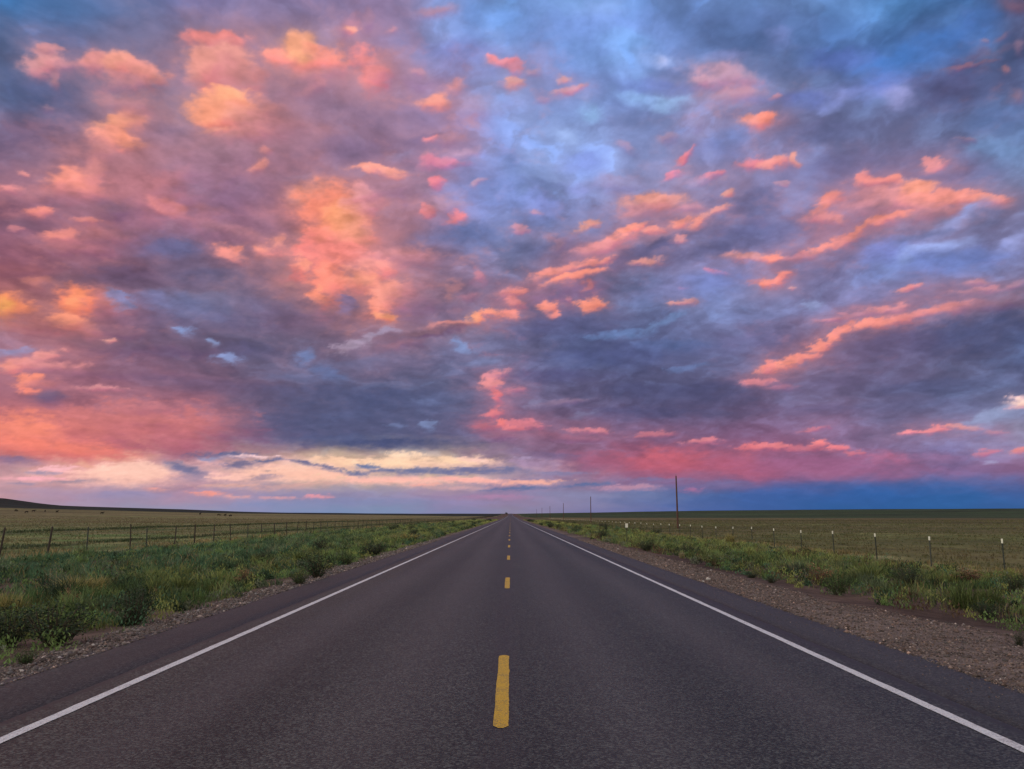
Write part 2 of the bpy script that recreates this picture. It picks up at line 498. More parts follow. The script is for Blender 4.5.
def verge_cols(x, y, side):
    n = len(x)
    p1 = fbm(x / 2.2, y / 5.0, 3, 71); p2 = fbm(x / 1.1, y / 2.2, 3, 81); p3 = fbm(x / 5, y / 11, 2, 91)
    c = mixn(np.tile(G_DARK, (n, 1)), np.tile(G_MID, (n, 1)), ss(-0.35, 0.25, p1))
    if side < 0:
        c = mixn(c, np.tile(G_TEAL, (n, 1)), ss(9.5, 13.0, -x + p3 * 2) * 0.85)
        c = mixn(c, np.tile(G_OLIVE, (n, 1)), ss(0.0, 0.4, p2) * (1 - 0.6 * ss(10, 13, -x)) * 0.85)
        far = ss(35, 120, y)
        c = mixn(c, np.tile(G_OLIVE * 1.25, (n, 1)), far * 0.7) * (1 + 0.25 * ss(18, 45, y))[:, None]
    else:
        c = mixn(c, np.tile(G_OLIVE, (n, 1)), ss(-0.05, 0.35, p2) * 0.8)
        c = mixn(c, np.tile(G_OLIVE * 1.15, (n, 1)), ss(13, 17, x + p3 * 2) * 0.7)
        c = mixn(c, np.tile(RUST, (n, 1)), ss(0.2, 0.5, p3) * (RNG.random(n) < 0.5) * (1 - ss(40, 90, y)) * 0.8)
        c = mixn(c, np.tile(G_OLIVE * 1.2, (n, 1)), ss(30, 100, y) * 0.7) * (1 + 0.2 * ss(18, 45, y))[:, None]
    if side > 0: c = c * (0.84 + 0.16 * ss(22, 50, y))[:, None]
    p4 = fbm(x / 1.7, y / 2.6, 3, 161)
    c = mixn(c, np.tile(SAGE, (n, 1)), ss(0.10, 0.45, p4) * 0.45)
    if side > 0: c = mixn(c, np.tile(np.array([.17, .115, .06]), (n, 1)), (1 - ss(1.0, 4.5, x - np.interp(y, [5, 14, 22, 45, 90], [9.6, 9.2, 7.6, 6.6, 6.1]))) * ss(-.3, .3, p1) * 0.6)
    straw = RNG.random(n) < (0.03 + 0.10 * ss(0.10, 0.5, p3))
    c = np.where(straw[:, None], STRAW[None] * RNG.uniform(0.6, 1.0, (n, 1)), c)
    return c

def verge(side, n, x_in, x_out, name, label):
    y = logu(n, 6.5, 420)
    x = x_in + (x_out - x_in) * RNG.random(n)
    inner = (np.interp(y, [5, 14, 22, 45, 90], [10.8, 10.3, 8.3, 7.0, 6.2]) if side > 0 else x_in) + fbm(y / 3.5, y * 0 + 2, 3, 55) * 0.9
    cl = fbm(x / 1.3, y / 1.5, 3, 101); big = fbm(x / 4.5, y / 7, 2, 111)
    dens = ss(-0.45, 0.15, cl + 0.35 * big) * 0.97 + 0.03
    # thin start next to the gravel
    dens = dens * (0.12 + 0.88 * ss(0.0, 1.1, x - inner)) * (x > inner - 0.5)
    if side < 0: dens = dens * (1 - 0.6 * ss(0.15, 0.5, fbm(x / 2.2, y / 3.2, 3, 171)))
    if side > 0: dens = dens * (1 - 0.65 * ss(0.05, 0.4, fbm(x / 2.2, y / 3.2, 3, 171))) * (1 - 0.9 * (1 - ss(1.4, 3.6, x - inner)) * ss(-0.35, 0.1, big))
    ok = (RNG.random(n) < dens) & (x < 0.95 * y + 3.5)
    x, y, cl, big, inner = x[ok], y[ok], cl[ok], big[ok], inner[ok]
    h = (0.09 + 0.36 * ss(-0.25, 0.55, cl) ** 1.3 + 0.14 * ss(-0.2, 0.5, big)) * RNG.uniform(0.45, 1.15, len(x))
    h *= 0.30 + 0.70 * ss(0.1, 1.6, x - inner)
    h *= 0.8 + 0.2 * (1 - ss(14, 18, x))
    w = 0.008 + 0.00075 * y
    c = verge_cols(x * side, y, side)
    c = c * np.where(fbm(x / 0.8, y / 1.2, 2, 141) < -0.16, 0.52, 1.12)[:, None]      # patches darkened in the colour to read as shaded gaps between clumps
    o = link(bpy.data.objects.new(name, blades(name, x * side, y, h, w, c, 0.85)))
    tag(o, label, 'grass', kind='stuff')
    # broad leaved weeds between the blades
    K = 3400 if side < 0 else 2400; m = 75
    ky = logu(K, 7, 170); kx = x_in + (x_out - x_in) * RNG.random(K) ** 0.9
    kin = (np.interp(ky, [5, 14, 22, 45, 90], [9.6, 9.2, 7.7, 6.7, 6.2]) if side > 0 else x_in + 0.1)
    ok = (kx > kin) & (kx < 0.95 * ky + 3.5) & (fbm(kx / 1.5, ky / 1.7, 2, 151) > -0.15)
    kx, ky = kx[ok], ky[ok]; K = len(kx)
    kr = RNG.uniform(0.10, 0.34, K) * (1 + ky / 160); kh = kr * RNG.uniform(0.7, 1.5, K)
    pal = np.array([G_DARK * .6, G_DARK * 1.0, G_MID, G_MID * 1.35, G_TEAL, G_OLIVE * 1.15, SAGE, RUST if side > 0 else G_TEAL * .8])
    kc = pal[RNG.integers(0, len(pal), K)]
    d = RNG.normal(0, 1, (K, m, 3)); d /= np.linalg.norm(d, axis=-1, keepdims=True); q = RNG.random((K, m, 1)) ** 0.4
    d = d * q; d[..., 2] = np.abs(d[..., 2])
    lx = (kx[:, None] + d[..., 0] * kr[:, None]).ravel(); ly = (ky[:, None] + d[..., 1] * kr[:, None]).ravel()
    lz = (H(kx, ky)[:, None] + d[..., 2] * kh[:, None]).ravel() if side > 0 else (H(-kx, ky)[:, None] + d[..., 2] * kh[:, None]).ravel()
    lh = RNG.uniform(0.018, 0.060, K * m) * (1 + ly / 70); lw = lh * 0.42
    o = link(bpy.data.objects.new('verge_weeds', blades('verge_weeds', lx * side, ly, lh, lw, np.repeat(kc, m, 0), 1.3, z=lz)))
    tag(o, 'mixed low leafy weeds growing among the grass on the %s verge' % ('left' if side < 0 else 'right'), 'weeds', kind='stuff')

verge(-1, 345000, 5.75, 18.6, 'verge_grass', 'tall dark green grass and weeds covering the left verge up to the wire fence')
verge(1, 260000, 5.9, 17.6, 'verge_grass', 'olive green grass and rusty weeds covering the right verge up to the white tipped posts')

def field(side, n, name, label):
    r = logu(n, 17, 420); x = 18.5 + RNG.random(n) ** 1.6 * 260
    y = r
    ok = (x < 0.9 * y + 5)
    cl = fbm(x / 3, y / 6, 3, 131)
    ok &= RNG.random(n) < ss(-0.5, 0.3, cl)
    x, y, cl = x[ok], y[ok], cl[ok]; n = len(x)
    nb = fbm(-x / 9 if side < 0 else x / 9, y / 9, 3, 41)
    h = 0.07 + 0.10 * RNG.random(n) + 0.07 * ss(0, 0.5, cl)
    w = 0.010 + 0.0009 * np.hypot(x, y)
    if side < 0:
        c = mixn(np.tile(np.array([0.115, 0.138, 0.054]), (n, 1)), np.tile(np.array([0.20, 0.172, 0.080]), (n, 1)), ss(-0.3, 0.4, nb + RNG.normal(0, .2, n)))
        c = mixn(c, np.tile(np.array([0.165, 0.132, 0.066]), (n, 1)), ss(70, 240, y) * 0.8)
        tn = np.exp(-((x - 20.0) / 0.9) ** 2) * (RNG.random(n) < 0.85)
        c = mixn(c, np.tile(STRAW * 0.85, (n, 1)), tn); h = h * (1 + 0.8 * tn)
    else:
        c = mixn(np.tile(np.array([0.094, 0.100, 0.036]), (n, 1)), np.tile(np.array([0.145, 0.112, 0.052]), (n, 1)), ss(-0.3, 0.5, nb + RNG.normal(0, .2, n)) * 0.8)
        tn = np.exp(-((x - 18.7) / 1.1) ** 2) * (RNG.random(n) < 0.7)
        c = mixn(c, np.tile(STRAW * 0.75, (n, 1)), tn); h = h * (1 + 0.6 * tn)
    o = link(bpy.data.objects.new(name, blades(name, x * side, y, h, w, c, 0.8)))
    tag(o, label, 'grass', kind='stuff')
field(-1, 170000, 'field_grass', 'short tan and green pasture grass beyond the left fence')
field(1, 150000, 'field_grass', 'short olive brown pasture grass beyond the white tipped posts')

def row(xc, sd, n, y0, y1, hh, name, label):
    y = logu(n, y0, y1); x = xc + RNG.normal(0, sd, n) + fbm(y / 9, y * 0, 2, 7) * 0.6
    ok = (np.abs(x) < 0.95 * y + 5) & (RNG.random(n) < ss(-0.7, 0.1, fbm(y / 6, y * 0 + 5, 3, 17)))
    x, y = x[ok], y[ok]; n = len(x)
    c = mixn(np.tile(G_DARK * 1.1, (n, 1)), np.tile(np.array([0.07, 0.075, 0.032]), (n, 1)), RNG.random(n))
    o = link(bpy.data.objects.new(name, blades(name, x, y, hh * RNG.uniform(.5, 1.2, n), 0.012 + 0.0009 * y, c)))
    tag(o, label, 'grass', kind='stuff')
row(-26.0, 0.5, 6500, 24, 330, 0.20, 'ditch_grass', 'dark thin line of taller grass just behind the left wire fence')
row(-52.0, 1.1, 7500, 48, 420, 0.30, 'ditch_grass', 'dark line of taller grass crossing the left pasture farther out')

# ------------------------------------------------------------------ shrubs and clumps
M_LEAF = attr_mat('shrub_leaves', rough=0.6, spec=0.3, vary=0.35, nscale=6, transl=0.2)
m, nt, out = new_mat('woody_stem'); principled(nt, out, mixc(nt, noise(nt, coords(nt), 20, 3), (0.05, 0.035, 0.025), (0.12, 0.085, 0.06)), 0.85, 0.2)
M_STEM = m

def bush_meshes(seed, colA, colB, n_stem=16, n_leaf=900, spread=0.5, height=1.0, leaf=0.05, upright=0.5, tipcol=None):
    """unit bush: about 1 m across and 1 m high"""
    r = np.random.default_rng(seed); random.seed(seed)
    mb = MB(); tips = []
    for k in range(n_stem):
        a = r.uniform(0, 2 * np.pi); rr = spread * math.sqrt(r.uniform(0.02, 1)); hh = height * (1 - 0.45 * (rr / spread) ** 2) * r.uniform(0.75, 1.05)
        p0 = (0.05 * math.cos(a), 0.05 * math.sin(a), -0.03)
        p1 = (rr * 0.45 * math.cos(a) + r.uniform(-.04, .04), rr * 0.45 * math.sin(a) + r.uniform(-.04, .04), hh * 0.5 * upright * 1.6)
        p2 = (rr * math.cos(a), rr * math.sin(a), hh)
        mb.tube([p0, p1, p2], [0.013, 0.009, 0.003], 4)
        tips.append((p0, p1, p2))
    stem = mb.mesh('shrub_stem', M_STEM)
    V = []; T = []; C = []
    for k in range(n_leaf):
        p0, p1, p2 = tips[r.integers(n_stem)]
        t = r.uniform(0.25, 1.08)
        if t < 0.5: c = np.array(p0) + (np.array(p1) - p0) * (t / 0.5)
        else: c = np.array(p1) + (np.array(p2) - p1) * ((t - 0.5) / 0.5)
        c = c + r.normal(0, 0.055, 3); c[2] = max(c[2], 0.02)
        d = r.normal(0, 1, 3); d[2] = abs(d[2]) * 1.3 + 0.2; d /= np.linalg.norm(d)
        s = np.cross(d, r.normal(0, 1, 3)); s /= np.linalg.norm(s) + 1e-9
        L = leaf * r.uniform(0.6, 1.6); W = L * 0.32
        b = len(V)
        V += [c, c + d * L * 0.5 + s * W, c + d * L + np.array([0, 0, -L * 0.1]), c + d * L * 0.5 - s * W]
        T.append((b, b + 1, b + 2, b + 3))
        q = r.uniform(0, 1)
        col = colA + (colB - colA) * q
        if tipcol is not None and t > 0.75 and r.random() < 0.6: col = tipcol
        col = col * r.uniform(0.7, 1.3)
        C += [col] * 4
    fol = np_mesh('shrub_foliage', np.array(V), quads=np.array(T), color=np.clip(np.array(C), 0, 1), mat=M_LEAF)
    return fol, stem

def clump_mesh(seed, colA, colB, n=420, head=None):
    """unit clump of long arching grass blades"""
    r = np.random.default_rng(seed)
    V = []; Q = []; T = []; C = []
    for k in range(n):
        a = r.uniform(0, 2 * np.pi); r0 = 0.38 * math.sqrt(r.random()); x, y = r0 * math.cos(a), r0 * math.sin(a)
        hh = r.uniform(0.25, 1.08) * (1.05 - 0.5 * (r0 / 0.38) ** 2); la = a + r.normal(0, 1.3); l = r.uniform(0.05, 0.42)
        wa = r.uniform(0, np.pi); w = r.uniform(0.008, 0.018); dx, dy = math.cos(wa) * w, math.sin(wa) * w
        lx, ly = math.cos(la) * l, math.sin(la) * l
        b = len(V)
        V += [(x - dx, y - dy, -0.03), (x + dx, y + dy, -0.03), (x + dx * .8 + lx * .4, y + dy * .8 + ly * .4, hh * .6),
              (x - dx * .8 + lx * .4, y - dy * .8 + ly * .4, hh * .6), (x + lx, y + ly, hh)]
        Q.append((b, b + 1, b + 2, b + 3)); T.append((b + 3, b + 2, b + 4))
        c = (colA + (colB - colA) * r.random()) * r.uniform(.55, 1.4)
        C += [c, c, c, c, head if (head is not None and r.random() < .5) else c]
    return np_mesh('grass_clump', np.array(V), np.array(Q), np.array(T), color=np.clip(np.array(C), 0, 1), mat=M_GRASS)

DARKA, DARKB = np.array([0.016, 0.030, 0.013]), np.array([0.036, 0.062, 0.024])
MIDA, MIDB = np.array([0.030, 0.060, 0.018]), np.array([0.075, 0.115, 0.034])
RUSA, RUSB = np.array([0.10, 0.045, 0.025]), np.array([0.22, 0.10, 0.05])
OLA, OLB = np.array([0.070, 0.100, 0.030]), np.array([0.165, 0.185, 0.055])
BUSH = {
    'dark': [bush_meshes(s, DARKA, DARKB, 26, 2300, 0.52, 1.0, 0.036) for s in (1, 2, 3)],
    'green': [bush_meshes(s, MIDA, MIDB, 24, 1800, 0.5, 1.0, 0.042) for s in (4, 5)],
    'rust': [bush_meshes(s, RUSA, RUSB, 16, 700, 0.5, 1.0, 0.045, 0.6, np.array([.34, .2, .1])) for s in (6, 7)],
    'olive': [bush_meshes(8, OLA, OLB, 18, 800, 0.5, 1.0, 0.06)],
}
CLUMP = {
    'straw': clump_mesh(21, np.array([0.18, 0.18, 0.055]), np.array([0.38, 0.32, 0.11]), 600, head=np.array([.48, .38, .17])),
    'olive': clump_mesh(22, OLA, OLB * 1.3, 380),
    'green': clump_mesh(23, np.array([0.07, 0.10, 0.028]), np.array([0.14, 0.17, 0.05])),
    'pale': clump_mesh(24, np.array([0.28, 0.24, 0.13]), np.array([0.42, 0.36, 0.2])),
}
def place_bush(kind, i, x, y, w, h, label, group=None, name='shrub', cat='shrub', rz=None):
    fol, stem = BUSH[kind][i % len(BUSH[kind])]
    r = empty(name, (x, y, float(H(x, y)) - 0.01), random.uniform(0, 6.28) if rz is None else rz)
    r.scale = (w, w * 0.95, h)
    tag(r, label, cat, group)
    link(bpy.data.objects.new('foliage', fol), r); link(bpy.data.objects.new('stem', stem), r)
    return r
def place_clump(kind, x, y, w, h, label):
    o = link(bpy.data.objects.new('grass_clump', CLUMP[kind]))
    o.location = (x, y, float(H(x, y))); o.scale = (w, w, h); o.rotation_euler = (0, 0, random.uniform(0, 6.28))
    tag(o, label, 'grass clump')
def from_px(u, vb, wpx, hpx):
    x, y, z = ground_at(u, vb)
    k = y / FPX * 1.03
    return x, y, wpx * k, hpx * k

for kind, i, u, vb, w, h, lab in (
    ('dark', 0, 52, 646, 78, 42, 'large almost black green shrub nearest the road on the left verge'),
    ('dark', 1, 4, 648, 60, 40, 'dark shrub cut by the left picture edge beside the largest left shrub'),
    ('dark', 2, 134, 625, 46, 38, 'round dark green shrub at the left gravel edge just right of the largest shrub'),
    ('green', 0, 27, 664, 26, 14, 'low bright green weed on the left gravel below the largest dark shrub'),
    ('dark', 0, 317, 578, 34, 26, 'bushy dark green shrub touching the left asphalt edge in the middle distance'),
    ('dark', 1, 320, 553, 20, 15, 'dark green shrub in the middle of the left verge behind the roadside bush'),
    ('green', 1, 345, 565, 20, 14, 'mid green shrub at the left roadside just beyond the bushy dark one'),
    ('dark', 2, 374, 555, 34, 13, 'wide low dark shrub row at the left gravel in front of yellow grass'),
    ('dark', 1, 264, 563, 16, 12, 'small dark shrub standing left of the bushy roadside shrub'),
    ('green', 0, 300, 584, 24, 14, 'low green weed in front of the bushy left roadside shrub'),
    ('rust', 0, 240, 584, 28, 15, 'rusty brown dry weed at the left verge edge'),
    ('rust', 1, 69, 612, 18, 26, 'rusty orange seed stalks standing behind the largest dark shrub'),
    ('rust', 0, 156, 603, 12, 16, 'small red brown weed in front of the olive grass clump'),
    ('dark', 2, 988, 618, 34, 16, 'low dark green shrub on bare soil below the pale green clump on the right'),
    ('green', 1, 838, 595, 26, 24, 'small green shrub at the right gravel edge'),
    ('dark', 0, 908, 586, 40, 18, 'dark shrub among the right weeds left of the pale green clump'),
    ('rust', 0, 977, 584, 44, 16, 'wide rusty brown weed behind the pale green clump on the right'),
    ('dark', 1, 1020, 646, 14, 14, 'tiny dark green weed on the right gravel at the picture edge'),
    ('dark', 2, 1016, 592, 22, 18, 'dark shrub added for the dark hole right of the pale green clump at the picture edge'),  # bush added to stand for a dark hole among the weeds
    ('olive', 0, 716, 566, 30, 13, 'low olive shrub at the right gravel edge below the utility pole'),
    ('dark', 1, 752, 578, 18, 7, 'flat dark weed on the right gravel'),
    ('dark', 0, 772, 583, 14, 8, 'little dark weed on the right gravel beside the flat one'),
    ('rust', 1, 818, 584, 36, 20, 'rusty brown weed left of the small green shrub on the right'),
    ('dark', 2, 647, 551, 20, 12, 'dark shrub among the right verge grass beyond the olive shrub'),
    ('dark', 0, 690, 556, 26, 11, 'dark shrub in the right verge nearly below the first utility pole'),
):
    x, y, ww, hh = from_px(u, vb, w, h)
    place_bush(kind, i, x, y, ww, hh, lab)
x, y, ww, hh = from_px(606, 532, 6, 9)
place_bush('dark', 1, x, y, ww, hh, 'narrow upright dark shrub on the right verge before the second utility pole')
for kind, u, vb, w, h, lab in (
    ('straw', 78, 594, 44, 18, 'wide yellow dry grass clump on the left verge'),
    ('straw', 8, 618, 32, 26, 'yellow green grass clump at the left picture edge'),
    ('straw', 98, 592, 26, 16, 'small yellow grass clump right of the wide yellow clump'),
    ('olive', 155, 597, 30, 22, 'olive grass clump behind a small red brown weed'),
    ('olive', 180, 591, 30, 18, 'olive green grass clump right of the red brown weed'),
    ('green', 966, 608, 36, 26, 'pale green leafy grass clump on the right bare soil'),
    ('green', 990, 607, 28, 22, 'pale green grass clump right of the bigger pale green clump'),
    ('olive', 300, 562, 30, 12, 'yellowish grass clump behind the bushy left roadside shrub'),
    ('straw', 408, 541, 34, 8, 'pale yellow grass clump on the distant left verge'),
    ('straw', 730, 543, 10, 10, 'bright straw clump at the foot of a white tipped fence post'),
    ('pale', 682, 558, 6, 8, 'small bleached grass tuft at the right gravel edge'),
    ('olive', 868, 580, 34, 18, 'olive grass clump right of the small green shrub on the right'),
):
    x, y, ww, hh = from_px(u, vb, w, h)
    place_clump(kind, x, y, ww, hh, lab)
# far shrubs that nothing tells apart
for side, cnt, lab, grp in ((-1, 26, 'small dark shrub far along the left roadside', 'far shrubs along the left roadside'),
                            (1, 26, 'small dark shrub far along the right roadside', 'far shrubs along the right roadside')):
    for k in range(cnt):
        y = 75 * (1.066 ** k) * random.uniform(.97, 1.03)
        xx = side * (random.uniform(6.2, 9.5) if random.random() < .6 else random.uniform(9, 17))
        place_bush(random.choice(['dark', 'dark', 'green']), k, xx, y, random.uniform(.7, 1.5) * (1 + y / 500), random.uniform(.45, .8) * (1 + y / 600), lab, grp)

# ------------------------------------------------------------------ fences
def wood(name, a, b, sc=14):
    m, nt, out = new_mat(name)
    n = noise(nt, coords(nt, (1, 1, 0.12)), sc, 5, 0.65)
    principled(nt, out, mixc(nt, n, a, b), 0.85, 0.2, n, 0.5, 0.01)
    return m
M_POST = wood('weathered_post', (0.028, 0.022, 0.018), (0.090, 0.070, 0.056))
M_POLE = wood('pole_wood', (0.060, 0.028, 0.022), (0.15, 0.075, 0.055), 10)
def plain(name, col, rough=0.5, metal=0.0):
    m, nt, out = new_mat(name)
    n = noise(nt, coords(nt), 18, 3)
    c = mixc(nt, 1.0, col, rng(nt, n, .3, .7, .8, 1.15), 'MULTIPLY')
    p = principled(nt, out, c, rough, 0.4); p.inputs['Metallic'].default_value = metal
    return m
M_WIRE = plain('fence_wire', (0.16, 0.14, 0.13), 0.5, 0.6)
M_STEEL = plain('green_steel', (0.045, 0.050, 0.040), 0.6, 0.2)
M_TIP = plain('white_enamel', (0.80, 0.76, 0.62), 0.5)
M_GLASS = plain('insulator_glaze', (0.20, 0.18, 0.17), 0.3)

def post_mesh(seed):
    random.seed(seed)
    mb = MB(); r = random.uniform(0.030, 0.042)
    bend = random.uniform(-.03, .03)
    mb.tube([(0, 0, -0.3), (bend, 0.01, 0.5), (bend * .5, 0, 1.24), (bend * .5, 0, 1.27)], [r * 1.08, r, r * .94, r * .55], 8, 0.08)
    return mb.mesh('wood_post', M_POST)
WOODS = [post_mesh(s) for s in range(5)]
def tpost_mesh(h=1.25):
    mb = MB()
    mb.box((-0.026, -0.006, -0.3), (0.026, 0.006, h)); mb.box((-0.005, 0.006, -0.3), (0.005, 0.040, h))
    for k in range(9):
        z = 0.25 + k * 0.1
        mb.box((-0.010, -0.016, z), (0.010, -0.006, z + .03))
    return mb
TP = tpost_mesh(1.2).mesh('steel_post', M_STEEL)
tb = MB(); tb.box((-0.034, -0.010, 1.10), (0.034, 0.0085, 1.262)); tb.box((-0.012, 0.0085, 1.10), (0.012, 0.046, 1.262))
TIP = tb.mesh('white_tip', M_TIP)

random.seed(5)
left = empty('wire_fence', (-19.0, 24.0, float(H(-19.0, 24.0))))
tag(left, 'weathered wooden post and wire fence running along the left pasture', 'fence')
def fence_wires(root, pts, heights, zfix):
    for hgt in heights:
        mb = MB()
        mb.tube([(p[0], p[1], p[2] + hgt + (0 if i % 2 == 0 else -0.012)) for i, p in enumerate(pts)], [0.002] * len(pts), 4)
        o = mb.build('wire', M_WIRE, root); o.location = -root.location
posts_px = [1.5, 49, 88, 129, 147, 173, 194.5, 213, 230, 247]
ylist = [1.012 * (19.06 * FPX / (510.5 - u) - 0.2) / 0.987 for u in posts_px]
y0 = ylist[0]
ylist = [y0 - 20.1, y0 - 16.8, y0 - 13.5, y0 - 10.3, y0 - 7.0, y0 - 3.4] + ylist
while len(ylist) < 98: ylist.append(ylist[-1] + random.choice([3.1, 3.2, 3.4, 3.5]))
lp = []
for k, y in enumerate(ylist[:98]):
    x = -19.0 + random.uniform(-.06, .06); z = float(H(x, y))
    thin = k > 6 and random.random() < 0.45
    o = link(bpy.data.objects.new('post', TP if thin else WOODS[k % 5]), left)
    o.location = (x + 19.0, y - 24.0, z - left.location.z)
    o.scale = (1.0, 1.0, random.uniform(.86, 1.02))
    o.rotation_euler = (rad(random.uniform(-4, 4)), rad(random.uniform(0, 7)), random.uniform(0, 6.28) if not thin else 1.57)
    if k == 6: o.rotation_euler = (0, rad(7), 0); o.scale = (1.15, 1.15, 1.05)
    lp.append((x, y, z))
fence_wires(left, lp, (0.32, 0.58, 0.84, 1.06), 0)
mb = MB()
y = ylist[-1] + 3.3
while y < 900:
    z = float(H(-19.0, y)); mb.tube([(0, y - 24, z - left.location.z - .2), (0.03, y - 24, z - left.location.z + 1.15)], [.06, .05], 5); y += 3.4
tag(mb.build('distant_post', M_POST, left), kind='stuff')

right = empty('steel_post_fence', (18.0, 24.0, float(H(18.0, 24.0))))
tag(right, 'white tipped steel post and wire fence along the right pasture', 'fence')
rp = []; y = 19.40
for k in range(70):
    x = 18.0 + random.uniform(-.04, .04); z = float(H(x, y)) + 0.0
    o = link(bpy.data.objects.new('post', TP), right)
    o.location = (x - 18.0, y - 24.0, z - right.location.z)
    o.rotation_euler = (rad(random.uniform(-2.5, 2.5)), rad(random.uniform(-3, 1)), 1.57 + random.uniform(-1.2, 1.2))
    link(bpy.data.objects.new('white_tip', TIP), o)
    rp.append((x, y, z)); y += 5.14
fence_wires(right, rp, (0.30, 0.56, 0.80, 1.02), 0)
mb = MB()
while y < 800:
    z = float(H(18.0, y)) - right.location.z; mb.tube([(0, y - 24, z - .2), (0, y - 24, z + 1.2)], [.04, .04], 5); y += 5.04
tag(mb.build('distant_post', M_STEEL, right), kind='stuff')

# ------------------------------------------------------------------ utility poles
def pole_meshes():
    random.seed(9)
    mb = MB(); mb.tube([(0, 0, -0.6), (0, 0, 0.3), (0.02, 0, 4.5), (0.0, 0.01, 8.9), (0.0, 0.01, 9.02)], [0.175, 0.165, 0.14, 0.115, 0.07], 12, 0.02)
    shaft = mb.mesh('shaft', M_POLE, True)
    mb = MB(); mb.tube([(0, 0.01, 9.0), (0, 0.01, 9.16)], [0.014, 0.014], 6)
    mb.tube([(0, 0.01, 9.12), (0, 0.01, 9.15), (0, 0.01, 9.2), (0, 0.01, 9.24), (0, 0.01, 9.28)], [0.03, 0.06, 0.045, 0.055, 0.02], 10)
    ins = mb.mesh('insulator', M_GLASS, True)
    mb = MB(); mb.tube([(0.1, -.12, 0.0), (0.1, -.125, 2.6)], [0.02, 0.02], 6)
    return shaft, ins, mb.mesh('ground_wire_guard', M_STEEL)
SH, INS, GRD = pole_meshes()
pl_ = ['nearest and tallest looking brown utility pole on the right', 'second utility pole from the right beyond the upright dark shrub',
       'third utility pole counted from the right in the shrinking row', 'fourth utility pole counted from the right very thin against the sky',
       'faint fifth utility pole near the end of the road', 'faintest utility pole of the row closest to the road end']
for k in range(6):
    y = 139.0 + 149.5 * k; x = 28.7
    r = empty('utility_pole', (x, y, float(H(x, y))), random.uniform(0, 6.28))
    tag(r, pl_[k], 'utility pole', 'row of utility poles right of the road')
    link(bpy.data.objects.new('shaft', SH), r); link(bpy.data.objects.new('insulator', INS), r); link(bpy.data.objects.new('wire_guard', GRD), r)

# ------------------------------------------------------------------ roadside marker
x = 7.6; y = 7.6 * FPX / (626 - 510.5)
r = empty('roadside_marker', (x, y, float(H(x, y))))
tag(r, 'small white marker plate on a thin post beside the right verge grass', 'marker post')
mb = MB(); mb.box((-.02, -.004, -.3), (.02, .004, 1.38)); mb.box((-.004, .004, -.3), (.004, .026, 1.38)); mb.build('post', M_STEEL, r)
mb = MB(); mb.box((-.085, -.008, 1.16), (.085, -.0045, 1.42)); mb.build('plate', M_TIP, r)

# ------------------------------------------------------------------ pale stones
def rock(u, vb, wpx, lab, seed):
    x, y, ww, hh = from_px(u, vb, wpx, wpx * .7)
    rr = np.random.default_rng(seed)
    bm_v = []; nlat, nlon = 6, 9
    for i in range(nlat + 1):
        th = math.pi * i / nlat
        for j in range(nlon):
            ph = 2 * math.pi * j / nlon
            d = np.array([math.sin(th) * math.cos(ph), math.sin(th) * math.sin(ph), math.cos(th)])
            k = 1 + 0.35 * float(perlin(d[0] * 1.7 + seed, d[1] * 1.7 + d[2] * 1.3, seed))
            bm_v.append(d * k * np.array([ww * .5, ww * .42, hh * .5]))
    f = [(i * nlon + j, i * nlon + (j + 1) % nlon, (i + 1) * nlon + (j + 1) % nlon, (i + 1) * nlon + j) for i in range(nlat) for j in range(nlon)]
    me = np_mesh('rock', np.array(bm_v), quads=np.array(f), color=np.tile(np.array([[.46, .40, .36]]), (len(bm_v), 1)), mat=M_STONE)
    o = link(bpy.data.objects.new('rock', me)); o.location = (x, y, float(H(x, y)) + hh * .2)
    tag(o, lab, 'rock')
rock(708, 580, 5, 'pale stone on the right gravel below the first utility pole', 3)
rock(703, 582, 3, 'smaller pale stone just left of the other pale stone on the right gravel', 4)
rock(21, 672, 5, 'pale stone on the left gravel edge near the bottom left', 5)
rock(93, 646, 4, 'pale stone on the left gravel edge below the round dark shrub', 6)

